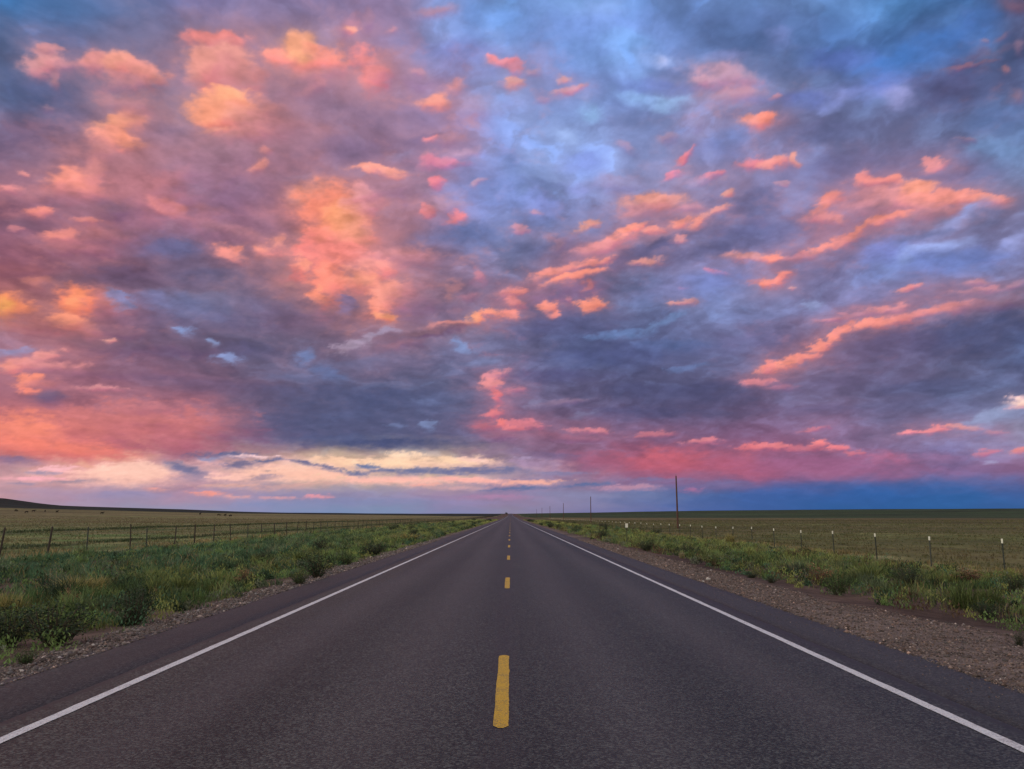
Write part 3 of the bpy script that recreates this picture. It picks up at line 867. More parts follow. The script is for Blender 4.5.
# ------------------------------------------------------------------ cattle
m, nt, out = new_mat('cow_hide'); principled(nt, out, mixc(nt, noise(nt, coords(nt), 3, 3), (0.012, 0.009, 0.008), (0.035, 0.022, 0.016)), 0.8, 0.2)
M_COW = m
def cow_mesh(grazing):
    P = {}; E = []; pts = []; rs = []
    def add(n, p, r, par=None):
        P[n] = len(pts); pts.append(p); rs.append(r)
        if par: E.append((P[par], P[n]))
    add('pelvis', (-.72, 0, 1.12), .31); add('mid', (0, 0, 1.06), .38, 'pelvis'); add('chest', (.58, 0, 1.08), .34, 'mid')
    if grazing:
        add('neck', (.98, 0, .98), .19, 'chest'); add('poll', (1.22, 0, .62), .14, 'neck'); add('brow', (1.30, 0, .42), .12, 'poll'); add('muzzle', (1.36, 0, .16), .085, 'brow')
        ear = (1.20, .62)
    else:
        add('neck', (.98, 0, 1.28), .19, 'chest'); add('poll', (1.25, 0, 1.48), .14, 'neck'); add('brow', (1.42, 0, 1.42), .12, 'poll'); add('muzzle', (1.68, 0, 1.28), .085, 'brow')
        ear = (1.22, 1.52)
    for s in (-1, 1):
        t = 'l' if s > 0 else 'r'
        add('sh' + t, (.52, .20 * s, .80), .15, 'chest'); add('kn' + t, (.56, .20 * s, .42), .075, 'sh' + t); add('ft' + t, (.53, .20 * s, .09), .055, 'kn' + t); add('fh' + t, (.56, .20 * s, .0), .065, 'ft' + t)
        add('hip' + t, (-.68, .21 * s, .80), .18, 'pelvis'); add('stf' + t, (-.58, .22 * s, .66), .13, 'hip' + t); add('hk' + t, (-.84, .21 * s, .44), .075, 'stf' + t); add('ht' + t, (-.80, .21 * s, .09), .055, 'hk' + t); add('hh' + t, (-.77, .21 * s, .0), .065, 'ht' + t)
        add('ear' + t, (ear[0] - .04, .26 * s, ear[1] + .03), .035, 'poll')
    add('tl', (-1.02, 0, 1.2), .05, 'pelvis'); add('tm', (-1.10, 0, .8), .03, 'tl'); add('te', (-1.10, 0, .45), .045, 'tm')
    me = bpy.data.meshes.new('cow_skeleton'); me.from_pydata(pts, E, [])
    o = bpy.data.objects.new('cow_skeleton', me); COL.objects.link(o)
    md = o.modifiers.new('skin', 'SKIN')
    for i, sv in enumerate(me.skin_vertices[0].data):
        sv.radius = (rs[i], rs[i]); sv.use_root = (i == 0)
    sb = o.modifiers.new('sub', 'SUBSURF'); sb.levels = 1; sb.render_levels = 1
    bpy.context.view_layer.update()
    dg = bpy.context.evaluated_depsgraph_get()
    r = bpy.data.meshes.new_from_object(o.evaluated_get(dg))
    bpy.data.objects.remove(o)
    r.name = 'cow'; r.materials.clear(); r.materials.append(M_COW)
    for p in r.polygons: p.use_smooth = True
    return r
COWS = [cow_mesh(True), cow_mesh(False)]
for u, vb, i, rz, lab in (
    (26.5, 513.2, 0, 3.0, 'biggest dark cow grazing below the dark hill at far left'),
    (33.5, 512.2, 1, 0.3, 'dark cow just right of the biggest cow below the hill'),
    (16.0, 511.6, 0, 1.2, 'faint cow left of the biggest cow below the hill'),
    (45.0, 512.0, 0, 2.2, 'faint cow between the dark pair and the cow under the hill slope end'),
    (57.0, 512.8, 1, 1.4, 'lone cow under the right end of the hill slope'),
    (102.0, 514.3, 1, 1.0, 'lone dark cow standing in the brown pasture between both herds'),
    (200.0, 515.0, 1, 1.5, 'leftmost thin looking cow of the herd in the middle pasture'),
    (218.7, 516.2, 0, 0.4, 'dark cow second from left in the middle pasture herd'),
    (225.0, 516.3, 1, 1.3, 'faint cow between two darker cows in the middle pasture herd'),
    (230.5, 516.8, 0, 2.6, 'rightmost dark cow of the middle pasture herd'),
):
    x, y, z = ground_at(u, vb)
    if y > 600 or y < 480:
        y_ = 600.0 if y > 600 else 520.0; x = x * y_ / y; y = y_; z = float(H(x, y))
    o = link(bpy.data.objects.new('cow', COWS[i])); o.location = (x, y, z); o.rotation_euler = (0, 0, rz)
    tag(o, lab, 'cow', 'cattle grazing in the left pasture')

# ------------------------------------------------------------------ tree at the far end of the road
def far_tree(x, y, h, lab):
    r = empty('tree', (x, y, float(H(x, y)))); tag(r, lab, 'tree')
    random.seed(31)
    mb = MB(); mb.tube([(0, 0, -.4), (0.1, 0, h * .3), (0.2, .1, h * .7)], [h * .04, h * .03, h * .012], 7)
    for k in range(6):
        a = k * 1.05; mb.tube([(0.05, 0, h * .25), (math.cos(a) * h * .3, math.sin(a) * h * .3, h * .6)], [h * .018, h * .006], 5)
    mb.build('trunk', M_STEM, r)
    rr = np.random.default_rng(5); n = 1500
    c = rr.normal(0, 1, (10, 3)) * np.array([h * .22, h * .22, h * .13]) + np.array([0, 0, h * .62])
    k = rr.integers(0, 10, n); p = c[k] + rr.normal(0, 1, (n, 3)) * h * .1
    p[:, 2] = np.clip(p[:, 2], h * .16, h)
    d = rr.normal(0, 1, (n, 3)); d /= np.linalg.norm(d, axis=1)[:, None]; s = np.cross(d, rr.normal(0, 1, (n, 3))); s /= np.linalg.norm(s, axis=1)[:, None]
    L = h * .035
    V = np.stack([p, p + d * L + s * L * .5, p + d * 2 * L, p + d * L - s * L * .5], 1)
    Q = np.arange(n)[:, None] * 4 + np.arange(4)[None]
    col = np.repeat(DARKA[None] + (DARKB - DARKA)[None] * rr.random((n, 1)), 4, 0)
    link(bpy.data.objects.new('crown', np_mesh('crown', V.reshape(-1, 3), quads=Q, color=col, mat=M_LEAF)), r)
far_tree(-9.0, 1800, 6.0, 'small dark tree left of the road at the horizon')

# ------------------------------------------------------------------ sky
GRID_V = [0, 43, 87, 130, 173, 217, 260, 303, 347, 390, 433, 470, 495, 515]
GRID = [
 "3e78be 5280c3 627ab6 787dbe 807aaf 8278ac 8c7daf 7391d7 6491d7 6996d7 5f82c3 5c7dbe 5a7dbe 557dbe 4173b4 3e6eb4 555073",
 "4b6496 5569a0 6970a0 766e9b 8273a5 8473a5 8773a5 788ccd 6e96dc 709ee1 6e9be1 5878b9 5273b4 486cac 4670b4 4e69a0 4b5a8c",
 "506291 5a6491 696991 7d6e96 967396 8c739b 967da5 9682b4 7891cd 6e91d2 6e8ccd 8282af 5c76af 5a6ea5 5c70aa 525c8c 556296",
 "695c82 736287 876987 8c6c8c a07087 8f6e91 7d6991 967daa 7d91cd 7d96d2 7a8cc8 8282b4 6e73aa 6470a5 5f6696 5c699b 5f7db9",
 "785f82 825f7d aa6e7d 966e8c 8c698c 876e96 826e96 8c7daf 7891cd 7d91cd 7d8cc8 7d87c3 6e76af 696ea5 6e6ea5 696ea5 6e87be",
 "7d5878 7d5c7d 8c647d 966e91 966e91 96697d 966e8c 7d6e9b 6978af 6e78af 7d78aa 6e73aa 6973af 7d73a5 786e9b 7873a0 6e73a5",
 "875269 7d526c 785873 6e5f82 826482 96697d 966c87 786c96 6970a0 6e6491 696996 7378af 7373a8 6e70a5 6c7db9 6978b4 6e6c9b",
 "96555f 825262 785c7d 696991 69648c 785f7d 82627d 78698c 666491 5c6291 5c699b 6978af 6e73a8 706ea0 786e9b 766991 6e6487",
 "966e8c 915f73 705573 695c7d 645f82 695f82 7d698c 6e6e9b 62628c 525c8c 555c8c 64699b 6e699b 6e5f87 695c82 5f5a80 4b5582",
 "8c5a73 82556e 8c5f78 785876 62587a 5a5c82 555a82 5c628c 706996 5c5880 52527a 55557d 695c82 695f87 5f5c87 555a84 5f6491",
 "dc6c62 cd6969 c36970 b96976 6e5a7d 525880 555c84 5f5f87 7d5f82 785a7d 6e557d 735880 7d5a82 7d628c 736996 7873a5 8c8cb4",
 "a08291 cd9b8c f0c098 827391 bea091 e8c898 d8be98 dcc09b 82789b 876487 a05573 a05573 96587d 96628a 82628e 735f91 876491",
 "b496a5 a08caa 968caf a58caa 918cb4 8787af 8787af 9182aa 8c7da5 8282aa 6473a5 4b64a0 3c5ca0 325aa0 2d5aa0 2d5ca0 3c5a9b",
 "9691af 9691af 8c91b2 8291b9 7d8cb9 738cb9 738cb4 7882af 82809f 7878a5 646ea5 445fa0 375a9b 2d5896 2a5896 2a5896 2a5896",
]
GRIDC = np.array([[[int(c[i:i + 2], 16) for i in (0, 2, 4)] for c in row_.split()] for row_ in GRID], dtype=np.float64)

# measured cloud forms: u v ru rv rot  R G B  opacity softness
FEAT = """
20 76 30 16 0 78 100 150 .5 1
72 120 34 15 0 94 98 144 .55 1
172 132 26 14 0 120 112 156 .55 .9
186 172 22 14 0 124 114 162 .55 .9
210 200 32 13 6 134 112 150 .5 .9
150 242 54 13 8 112 100 142 .55 .9
272 222 22 20 0 130 105 146 .55 .9
30 158 34 12 0 116 97 130 .5 .9
420 118 28 10 0 128 118 170 .5 .9
265 95 16 26 10 138 112 150 .5 .9
150 34 62 20 0 106 108 150 .6 1
40 96 42 20 0 80 97 147 .6 1
185 75 11 16 0 118 110 156 .6 .9
215 150 55 14 8 146 112 143 .55 1
330 112 48 13 6 138 114 152 .6 1
355 155 40 11 -4 117 99 138 .6 1
30 136 42 16 0 114 94 132 .55 1
25 230 34 7 4 110 82 112 .6 .9
190 190 15 14 30 134 120 166 .6 .9
242 190 26 10 10 130 110 150 .6 .9
305 178 18 6 -10 162 142 188 .6 .8
400 155 16 5 -20 166 146 192 .6 .8
410 196 26 12 0 150 122 156 .5 .9
400 42 30 13 0 135 126 176 .5 1
470 60 30 16 0 128 138 198 .5 1
440 235 34 10 -8 112 110 158 .6 .9
740 24 90 20 4 89 117 180 .6 1
690 76 40 13 10 96 120 180 .6 1
765 72 60 13 0 98 112 164 .6 1
830 132 52 12 -8 100 105 155 .6 1
650 86 26 6 10 104 138 208 .6 .8
600 188 44 9 -6 124 130 182 .6 .9
545 186 28 7 6 104 118 172 .65 .8
535 222 26 8 0 94 108 160 .65 .8
530 250 24 8 0 92 98 145 .6 .9
830 168 62 15 -6 108 108 160 .6 1
760 232 52 12 -12 100 102 155 .6 1
700 254 70 9 -12 94 95 142 .65 .9
610 268 40 8 -12 100 92 138 .6 .9
930 180 40 8 0 112 112 165 .5 .9
120 282 92 9 4 104 82 112 .6 1
205 276 34 9 0 95 96 138 .6 1
150 346 90 11 3 112 85 115 .6 1
110 372 80 9 2 130 88 115 .5 1
215 386 72 8 4 110 88 120 .6 1
190 312 52 10 8 114 120 168 .55 1
300 322 60 13 0 111 90 121 .6 1
435 314 50 11 -4 124 100 136 .5 1
250 350 40 9 6 95 91 132 .6 1
265 305 40 8 8 118 110 150 .5 1
330 396 90 12 2 87 91 132 .6 1
405 400 60 10 0 81 87 127 .6 1
285 426 52 14 0 79 87 128 .6 1
405 444 90 5 0 77 81 121 .65 .9
360 362 52 8 -4 114 120 165 .5 1
445 398 40 6 -6 110 117 162 .5 .9
330 440 70 7 0 82 92 136 .6 1
355 415 40 5 -4 104 112 158 .5 .9
300 378 36 5 4 112 120 168 .5 .9
560 320 60 11 -6 87 90 138 .6 1
600 356 80 10 -4 84 90 140 .6 1
560 376 60 7 0 85 80 126 .6 1
680 390 90 9 0 81 80 122 .6 1
640 412 60 6 0 82 80 122 .6 1
740 344 52 9 -8 116 110 160 .5 1
740 296 40 12 -10 124 138 194 .55 1
860 296 50 9 -12 136 132 186 .5 1
905 344 80 10 -4 100 92 131 .55 1
830 386 70 10 -4 110 95 136 .55 1
935 386 62 8 -3 88 90 133 .6 1
900 406 80 6 -3 102 99 142 .5 1
960 412 30 6 -10 122 128 176 .5 .9
820 410 60 5 0 118 102 146 .5 .9
540 402 30 5 0 132 122 162 .5 .9
120 170 130 60 0 178 114 130 .55 1
270 150 120 70 0 165 116 142 .5 1
180 300 120 30 5 128 100 128 .4 1
115 215 75 40 0 180 110 125 .45 1
230 175 90 60 10 165 112 135 .35 1
330 225 75 70 0 190 115 120 .5 1
930 50 60 14 -25 70 130 200 .8 1
955 85 48 28 -15 84 84 128 .8 .9
560 60 70 40 10 112 158 228 .5 1
490 190 30 30 0 120 160 225 .7 1
640 30 40 14 15 120 170 235 .6 .9
130 275 60 12 3 103 80 110 .75 .8
430 140 28 10 0 110 97 140 .7 .8
345 150 35 14 0 120 100 140 .5 .9
115 207 28 12 10 118 86 116 .8 .7
172 251 36 14 5 98 100 146 .8 .8
470 236 36 16 0 92 108 162 .8 .8
745 205 40 12 -20 108 108 158 .6 .8
660 247 60 9 -16 92 92 138 .8 .7
560 330 60 16 -5 88 90 136 .6 1
640 355 70 14 -5 82 88 136 .6 1
970 335 80 24 -8 74 80 122 .8 .9
880 350 60 18 -10 108 90 128 .6 1
360 420 110 26 0 82 88 128 .6 1
700 400 90 18 0 84 82 122 .6 1
45 66 24 14 0 216 132 136 .95 .4
50 51 15 8 10 212 132 138 .9 .4
56 84 8 11 20 185 122 140 .8 .6
68 68 10 7 0 195 125 140 .8 .5
96 66 15 12 10 222 128 128 .95 .4
122 66 17 13 0 235 138 122 1 .4
150 74 19 14 15 228 130 122 1 .4
128 82 36 8 5 195 122 134 .8 .6
110 86 14 5 0 170 115 138 .7 .6
128 102 34 14 10 185 118 130 .85 .6
120 126 26 13 0 240 140 112 .95 .5
132 115 20 12 0 205 122 124 .7 .7
45 106 9 4 20 165 120 145 .6 .7
215 41 34 11 5 235 145 120 1 .4
222 36 16 8 0 240 150 122 .9 .5
225 68 40 24 10 218 130 122 .9 .5
205 72 20 18 0 226 132 122 .8 .5
240 78 30 20 20 205 122 128 .7 .7
224 110 34 18 0 255 168 108 1 .4
232 98 17 11 0 255 176 108 1 .4
216 116 24 12 0 255 165 105 .9 .5
245 120 24 14 20 225 135 125 .7 .8
298 46 18 11 0 255 178 114 1 .35
276 58 16 11 10 250 158 116 1 .4
320 60 28 13 12 255 155 112 1 .4
304 64 42 9 3 250 148 118 .95 .5
300 55 16 10 0 255 182 112 .9 .7
310 72 40 8 3 215 128 135 .6 .8
366 60 12 11 20 245 148 122 .95 .5
377 80 13 18 -25 245 143 118 .95 .45
380 72 22 22 -20 205 128 140 .6 .8
350 28 10 16 15 188 120 146 .8 .7
352 30 7 5 20 230 140 140 .9 .5
368 22 6 12 10 170 122 155 .7 .7
395 29 8 4 0 200 130 150 .8 .6
430 14 26 8 6 190 125 150 .75 .7
415 75 26 18 0 165 125 160 .6 .9
440 103 19 8 -8 242 138 122 1 .45
458 88 14 10 -15 216 126 132 .85 .6
480 108 26 18 0 180 135 165 .6 .9
420 70 10 5 0 200 130 150 .7 .6
503 61 13 5 0 242 152 136 1 .45
508 88 12 5 0 180 140 185 .7 .7
318 84 12 9 30 200 122 138 .7 .7
312 92 18 8 -20 195 120 138 .6 .8
262 108 16 12 20 225 125 120 .7 .7
270 125 30 14 10 190 115 128 .6 .9
518 68 11 9 30 226 144 150 .8 .5
516 86 9 8 0 222 138 146 .8 .6
534 75 9 6 0 195 140 170 .7 .7
570 92 19 6 -12 212 142 162 .9 .5
562 81 7 4 0 214 138 158 .8 .5
545 103 10 4 0 180 140 185 .6 .7
725 78 38 15 5 196 142 168 .85 .6
738 98 28 12 0 190 130 152 .8 .7
702 80 14 8 0 210 150 175 .7 .6
760 126 18 7 0 236 132 122 .9 .5
772 123 10 6 -5 248 126 110 1 .4
772 99 7 4 0 220 128 135 .9 .5
690 125 16 10 0 165 130 170 .5 .8
728 56 14 5 5 150 170 230 .6 .7
625 39 20 7 5 122 192 248 .9 .6
600 10 18 7 -10 130 182 240 .9 .6
605 30 40 14 0 115 165 235 .5 .9
655 56 20 5 10 140 185 240 .9 .5
668 57 6 5 0 172 198 240 .9 .5
640 99 18 5 20 140 200 248 .9 .5
668 104 14 5 -10 150 205 248 .9 .5
590 116 10 6 0 142 205 248 .9 .5
565 136 6 5 0 155 198 245 .8 .5
585 165 16 10 20 128 165 236 .8 .7
540 205 20 8 15 130 162 232 .7 .7
575 190 12 6 15 140 165 230 .6 .7
490 15 24 10 15 108 172 240 .7 .7
475 20 14 8 0 110 170 240 .7 .7
718 150 20 8 0 120 155 220 .6 .8
735 138 16 6 0 115 160 225 .6 .8
776 38 12 8 0 120 150 205 .7 .7
840 98 9 7 -30 160 186 238 .9 .5
828 109 8 5 -20 150 180 238 .9 .5
855 92 40 9 -15 128 150 212 .8 .6
898 97 12 8 10 152 168 218 .85 .6
880 80 14 9 -20 115 135 200 .7 .8
845 60 30 9 0 88 128 200 .7 .8
905 58 36 10 -28 66 138 208 .9 .7
800 102 30 6 0 95 130 200 .6 .8
965 66 27 3.5 -12 142 96 124 .85 .5
1004 68 6 6 0 176 112 128 .8 .5
1016 98 10 9 0 150 105 130 .7 .7
980 40 5 4 0 160 120 150 .6 .6
1000 34 16 5 -30 130 95 125 .7 .7
1014 6 20 10 10 118 78 102 .8 .7
1020 45 6 10 0 150 110 140 .6 .7
985 85 12 20 30 88 102 152 .6 .8
1000 120 34 16 -10 96 122 182 .7 .8
1000 152 34 16 0 106 138 190 .8 .7
112 137 20 9 5 245 136 115 .95 .5
128 144 20 9 15 250 134 108 .95 .5
100 150 12 18 25 214 122 120 .7 .8
68 181 32 11 3 242 130 114 1 .45
80 187 26 10 5 238 126 115 .9 .6
95 172 12 12 0 218 122 120 .7 .7
60 195 44 12 0 205 118 122 .6 .9
20 176 7 3 20 230 130 130 .9 .5
6 191 15 6 0 222 122 126 .9 .5
36 215 18 6 3 238 122 112 .95 .45
88 220 15 4 3 228 122 120 .9 .5
18 233 10 3 8 205 118 128 .8 .6
60 237 21 7 2 242 126 112 .95 .45
95 236 44 12 5 200 112 118 .7 .8
70 248 50 8 2 175 100 112 .7 .8
165 209 20 9 20 238 126 116 .9 .5
155 195 55 22 10 196 114 126 .6 .9
175 180 30 14 -20 195 112 125 .5 .9
210 215 30 8 10 175 112 135 .5 .9
225 232 50 12 18 190 115 128 .6 .9
228 255 16 8 25 238 126 114 .9 .6
240 135 40 10 0 205 122 122 .6 .8
215 130 14 5 0 235 135 115 .7 .7
258 168 10 8 0 228 128 120 .85 .6
262 152 8 5 0 220 122 122 .7 .6
265 252 10 9 20 235 128 114 .9 .6
278 246 8 10 10 228 128 118 .8 .6
290 215 40 18 5 190 112 122 .6 .9
320 200 30 20 10 226 130 112 .75 .8
335 226 36 34 0 255 148 98 .95 .6
342 226 16 20 5 255 166 92 .95 .8
322 242 24 16 0 255 148 105 .9 .5
306 246 11 14 0 252 142 112 .9 .5
362 208 15 22 -10 230 134 130 .8 .6
356 235 18 20 0 240 140 112 .7 .8
330 262 44 16 0 250 145 112 .85 .6
388 255 30 10 0 225 128 132 .6 .8
378 169 28 4 3 242 138 122 .95 .45
385 172 18 4 10 235 138 128 .8 .6
362 194 15 8 0 222 132 138 .85 .6
372 207 17 10 0 212 128 138 .8 .7
390 190 30 12 0 170 118 150 .5 .9
437 181 9 7 0 238 142 136 .95 .5
440 163 26 6 3 222 142 162 .85 .5
430 138 8 5 0 235 145 142 .95 .5
447 140 22 8 0 205 135 155 .7 .7
466 152 18 8 -15 205 150 185 .7 .7
478 183 9 3.5 -20 208 150 180 .8 .5
425 212 9 6 -15 250 142 120 1 .4
455 218 14 6 -5 242 142 126 .95 .45
440 208 30 10 0 190 132 155 .6 .8
410 260 30 10 0 195 122 140 .6 .9
683 157 12 4 -40 232 142 150 .95 .45
671 174 9 3 -5 222 145 165 .9 .5
712 175 14 3.5 -8 226 146 160 .95 .45
700 180 20 5 -10 180 140 180 .6 .7
728 193 9 4.5 -20 228 138 146 .95 .45
668 140 12 6 -5 172 135 172 .7 .6
627 150 14 6 10 168 132 172 .7 .7
615 182 30 10 0 160 128 168 .5 .9
660 203 34 10 0 218 132 142 .85 .6
654 200 14 9 0 228 136 140 .9 .5
640 213 30 10 -10 208 130 145 .75 .7
690 207 18 6 10 205 132 155 .7 .6
585 226 18 5 -16 228 136 140 .9 .5
632 230 20 5 -22 248 132 116 .95 .45
612 243 24 6 -16 238 130 124 .95 .5
656 231 12 4 0 238 130 122 .9 .5
682 225 9 5 -15 242 132 122 .95 .5
697 224 10 6 -20 242 132 122 .95 .5
716 214 18 5 -20 226 132 142 .85 .5
680 240 9 5 0 228 132 136 .9 .5
597 250 26 7 -12 215 122 132 .8 .6
520 229 9 4 0 212 140 165 .9 .5
535 212 8 3 0 200 140 170 .8 .6
560 245 14 6 -30 170 120 150 .7 .7
756 164 22 6 5 238 142 144 .9 .5
776 164 14 6 -15 242 136 130 .95 .45
797 160 5 4 0 225 135 140 .9 .5
784 184 7 3 0 205 145 175 .8 .5
752 257 34 4 0 222 132 150 .85 .5
934 166 12 7 -5 228 126 130 .95 .45
966 141 12 4 5 142 112 145 .7 .6
868 204 52 20 -10 206 128 146 .9 .7
895 200 30 16 0 222 128 132 .8 .7
862 177 10 7 -45 236 126 128 .95 .45
876 181 24 6 5 238 124 120 .95 .45
893 178 6 5 0 242 128 118 .9 .5
826 203 16 9 -35 238 126 120 .95 .45
815 212 20 9 -15 228 122 122 .9 .5
830 217 16 6 15 220 122 126 .8 .6
915 196 18 14 30 240 134 112 1 .45
922 206 26 8 10 225 128 128 .85 .6
960 201 38 7 0 234 126 116 1 .35
985 200 14 5 5 236 128 116 1 .35
945 212 30 6 -3 205 125 138 .85 .6
900 217 46 8 -8 190 124 142 .7 .8
885 219 24 4 -14 240 126 116 1 .4
858 230 18 5 -32 238 126 116 1 .4
845 240 18 7 -20 222 118 118 .9 .5
818 249 18 5 -22 238 126 118 .95 .45
800 257 14 5 0 205 120 138 .8 .6
774 257 10 5 -5 248 126 112 1 .45
905 251 8 7 0 170 210 246 1 .5
890 252 24 8 -10 118 146 214 .8 .7
955 222 26 5 -32 148 178 232 .9 .5
945 246 26 4 -10 152 186 240 .9 .5
1014 245 14 5 -30 152 174 224 .9 .5
988 222 30 14 -20 105 110 156 .8 .8
925 236 40 5 -12 110 116 168 .7 .8
950 262 44 8 -5 112 148 214 .8 .8
10 308 24 13 5 255 150 78 1 .5
3 308 10 9 0 255 182 70 1 .8
100 302 34 16 20 208 114 116 .8 .8
72 306 17 20 5 255 142 84 1 .45
75 302 11 13 0 255 156 84 .9 .8
68 322 22 9 0 250 132 98 .95 .5
88 330 18 8 20 222 118 112 .8 .7
36 282 14 9 10 208 116 106 .8 .7
20 270 30 8 5 165 90 100 .6 .8
40 328 40 10 0 178 98 102 .7 .9
118 300 16 10 35 132 136 190 .85 .6
113 340 6 2 0 230 140 130 .9 .5
186 331 15 4 5 132 152 208 .9 .6
213 343 6 4 0 140 158 210 .9 .5
229 358 17 6 0 138 156 212 .9 .6
180 305 40 12 10 112 120 170 .6 .9
150 300 24 8 0 120 120 170 .6 .9
15 352 26 5 -5 150 142 188 .9 .6
35 361 26 6 -15 232 132 128 .95 .5
15 367 18 6 -10 240 130 116 .95 .5
50 366 36 7 5 215 120 124 .9 .6
27 383 13 9 0 252 124 98 1 .45
40 385 26 6 0 205 112 116 .7 .7
98 389 26 3 2 222 130 136 .8 .6
110 330 34 6 10 150 98 120 .6 .8
300 268 10 9 30 255 160 112 1 .4
328 286 20 22 20 255 146 102 1 .45
320 297 13 9 -20 255 152 98 1 .45
362 282 30 13 10 246 136 112 .95 .5
384 272 10 9 0 252 148 118 .95 .5
372 268 30 8 0 235 132 122 .7 .7
378 308 13 15 35 255 150 98 1 .45
392 296 22 15 -30 238 132 116 .9 .55
386 318 12 6 20 250 140 100 .95 .5
345 306 13 9 0 130 110 150 .9 .6
410 300 20 20 0 170 110 135 .6 .9
476 278 9 10 10 200 118 138 .85 .6
470 298 12 6 0 180 112 138 .7 .7
506 293 8 5 0 225 122 125 .85 .5
455 325 34 4 -6 215 120 118 .9 .6
477 320 9 6 -20 255 140 102 1 .4
495 313 12 5 0 252 132 106 1 .45
425 333 50 5 -8 128 90 112 .9 .6
400 345 26 5 -10 150 100 125 .8 .7
352 346 22 6 -12 166 142 168 .95 .45
372 338 22 4 -25 165 142 170 .95 .45
390 333 16 3 -10 160 140 170 .9 .5
460 345 13 6 20 126 146 200 .9 .6
480 362 36 5 -5 122 132 180 .7 .7
306 357 12 10 0 116 132 186 .9 .7
330 375 20 10 20 102 118 170 .7 .8
497 378 14 7 -30 222 122 134 .9 .55
492 386 12 8 0 236 128 132 .95 .5
560 287 48 18 -10 148 104 138 .8 .8
562 271 32 6 -16 232 124 116 .95 .5
580 277 32 5 -13 246 126 106 1 .4
598 262 20 4 -10 236 126 120 .95 .5
648 262 16 4 -2 224 132 142 .9 .5
592 306 14 6 -5 250 126 102 1 .4
588 288 8 5 -20 205 112 122 .8 .6
544 308 9 6 0 250 126 106 1 .4
553 314 6 3 0 235 120 112 .95 .5
517 292 9 5 -10 236 122 116 .95 .45
516 303 10 5 0 216 114 120 .9 .5
513 315 10 5 0 240 124 114 .95 .45
572 300 5 3 0 200 118 138 .8 .6
683 303 14 3 -8 222 132 142 .95 .5
714 272 12 3 8 226 142 160 .9 .5
683 288 5 2 0 215 145 170 .9 .5
710 285 24 10 -10 116 148 208 .85 .7
665 290 40 10 -15 130 130 185 .6 .9
616 336 30 5 -5 102 128 184 .8 .6
665 322 28 5 -22 110 136 190 .8 .6
672 345 40 8 0 92 112 168 .6 .9
685 368 24 4 -8 104 122 176 .8 .6
755 283 14 4 -8 200 120 138 .8 .6
764 284 12 5 -8 246 126 110 1 .45
782 278 14 5 -22 240 122 114 1 .45
792 287 5 2 0 215 140 160 .8 .5
810 304 14 5 -10 140 150 200 .8 .6
885 292 34 10 -15 130 130 185 .6 .9
912 287 13 4 -14 236 132 136 .95 .45
975 284 18 4 0 198 128 148 .85 .6
985 290 32 4 -4 206 128 146 .85 .6
1015 287 16 5 -15 170 118 145 .7 .7
768 369 14 6 -10 244 126 114 1 .45
790 362 17 5.5 -22 250 128 110 1 .4
806 356 16 4 -2 244 126 116 .95 .45
822 347 20 6 -22 250 126 110 1 .4
846 332 18 6 -36 248 126 112 1 .4
868 325 20 5.5 -12 250 128 112 1 .4
890 321 18 5 -5 244 126 114 1 .4
916 313 24 6 -10 228 122 122 .95 .5
945 309 26 6 -8 222 120 122 .9 .55
968 303 14 4 -8 214 120 130 .85 .6
990 305 40 7 -3 150 100 125 .7 .8
832 321 22 4 -3 205 124 145 .85 .55
860 314 20 4 -8 200 126 150 .85 .6
890 307 20 4 -8 226 128 136 .95 .5
760 383 20 4 -3 215 114 128 .9 .55
767 367 8 6 0 240 122 116 .9 .5
782 388 24 4 0 180 108 138 .7 .7
1000 380 40 6 -3 105 110 155 .7 .8
100 432 150 30 0 212 110 112 .9 .55
30 436 52 20 3 240 116 96 .95 .6
80 452 55 12 8 228 108 100 .9 .6
30 448 60 10 8 242 112 94 .7 .8
140 420 60 10 4 205 110 112 .6 .9
150 408 40 8 0 195 112 125 .6 .9
190 430 16 24 10 208 110 116 .8 .6
172 446 22 14 10 190 102 116 .7 .8
125 438 20 14 20 190 100 112 .55 .9
75 430 14 10 20 205 104 110 .6 .9
45 398 28 9 5 118 90 126 .9 .7
30 392 12 5 0 250 118 100 .9 .5
240 425 30 22 10 150 98 124 .6 .9
15 462 26 7 4 140 110 142 .95 .6
300 470 270 13 0 244 204 168 .7 .9
120 478 150 9 0 240 196 166 .6 .9
130 474 58 12 -4 252 206 158 1 .4
55 470 30 4 -4 236 196 172 .9 .5
35 479 34 3 0 232 186 168 .9 .6
60 491 60 4 0 176 148 172 .7 .7
70 482 36 2.2 -2 164 140 156 .9 .5
25 484 18 2 0 160 138 160 .9 .5
40 473 20 2.4 3 160 142 165 .9 .5
186 470 26 7 18 122 116 150 1 .5
190 479 22 5 0 165 138 160 .8 .6
210 459 12 2.2 0 170 160 190 .9 .5
225 456 40 4 0 96 102 146 .9 .6
238 466 22 5 0 112 106 142 .9 .6
235 478 30 4.5 0 250 204 160 1 .45
230 486 36 3 0 225 170 158 .9 .6
210 494 20 3 3 242 152 140 .95 .5
235 497 14 2 0 232 165 160 .8 .6
155 489 11 2 0 236 160 152 .9 .5
130 495 50 4 0 150 140 176 .8 .7
280 473 42 8 0 252 204 152 1 .45
250 457 30 1.8 0 232 215 185 .9 .5
340 462 30 6 5 255 212 148 1 .4
402 457 22 6 0 255 220 158 1 .4
385 464 44 6 0 255 216 150 1 .4
460 461 36 5.5 0 255 218 152 1 .4
480 460 22 3.5 8 240 210 165 .9 .5
325 476 50 7 0 250 202 150 1 .5
390 481 60 4 0 248 196 152 1 .45
470 481 60 3.5 4 246 190 150 1 .45
420 472 60 4.5 0 116 118 154 1 .5
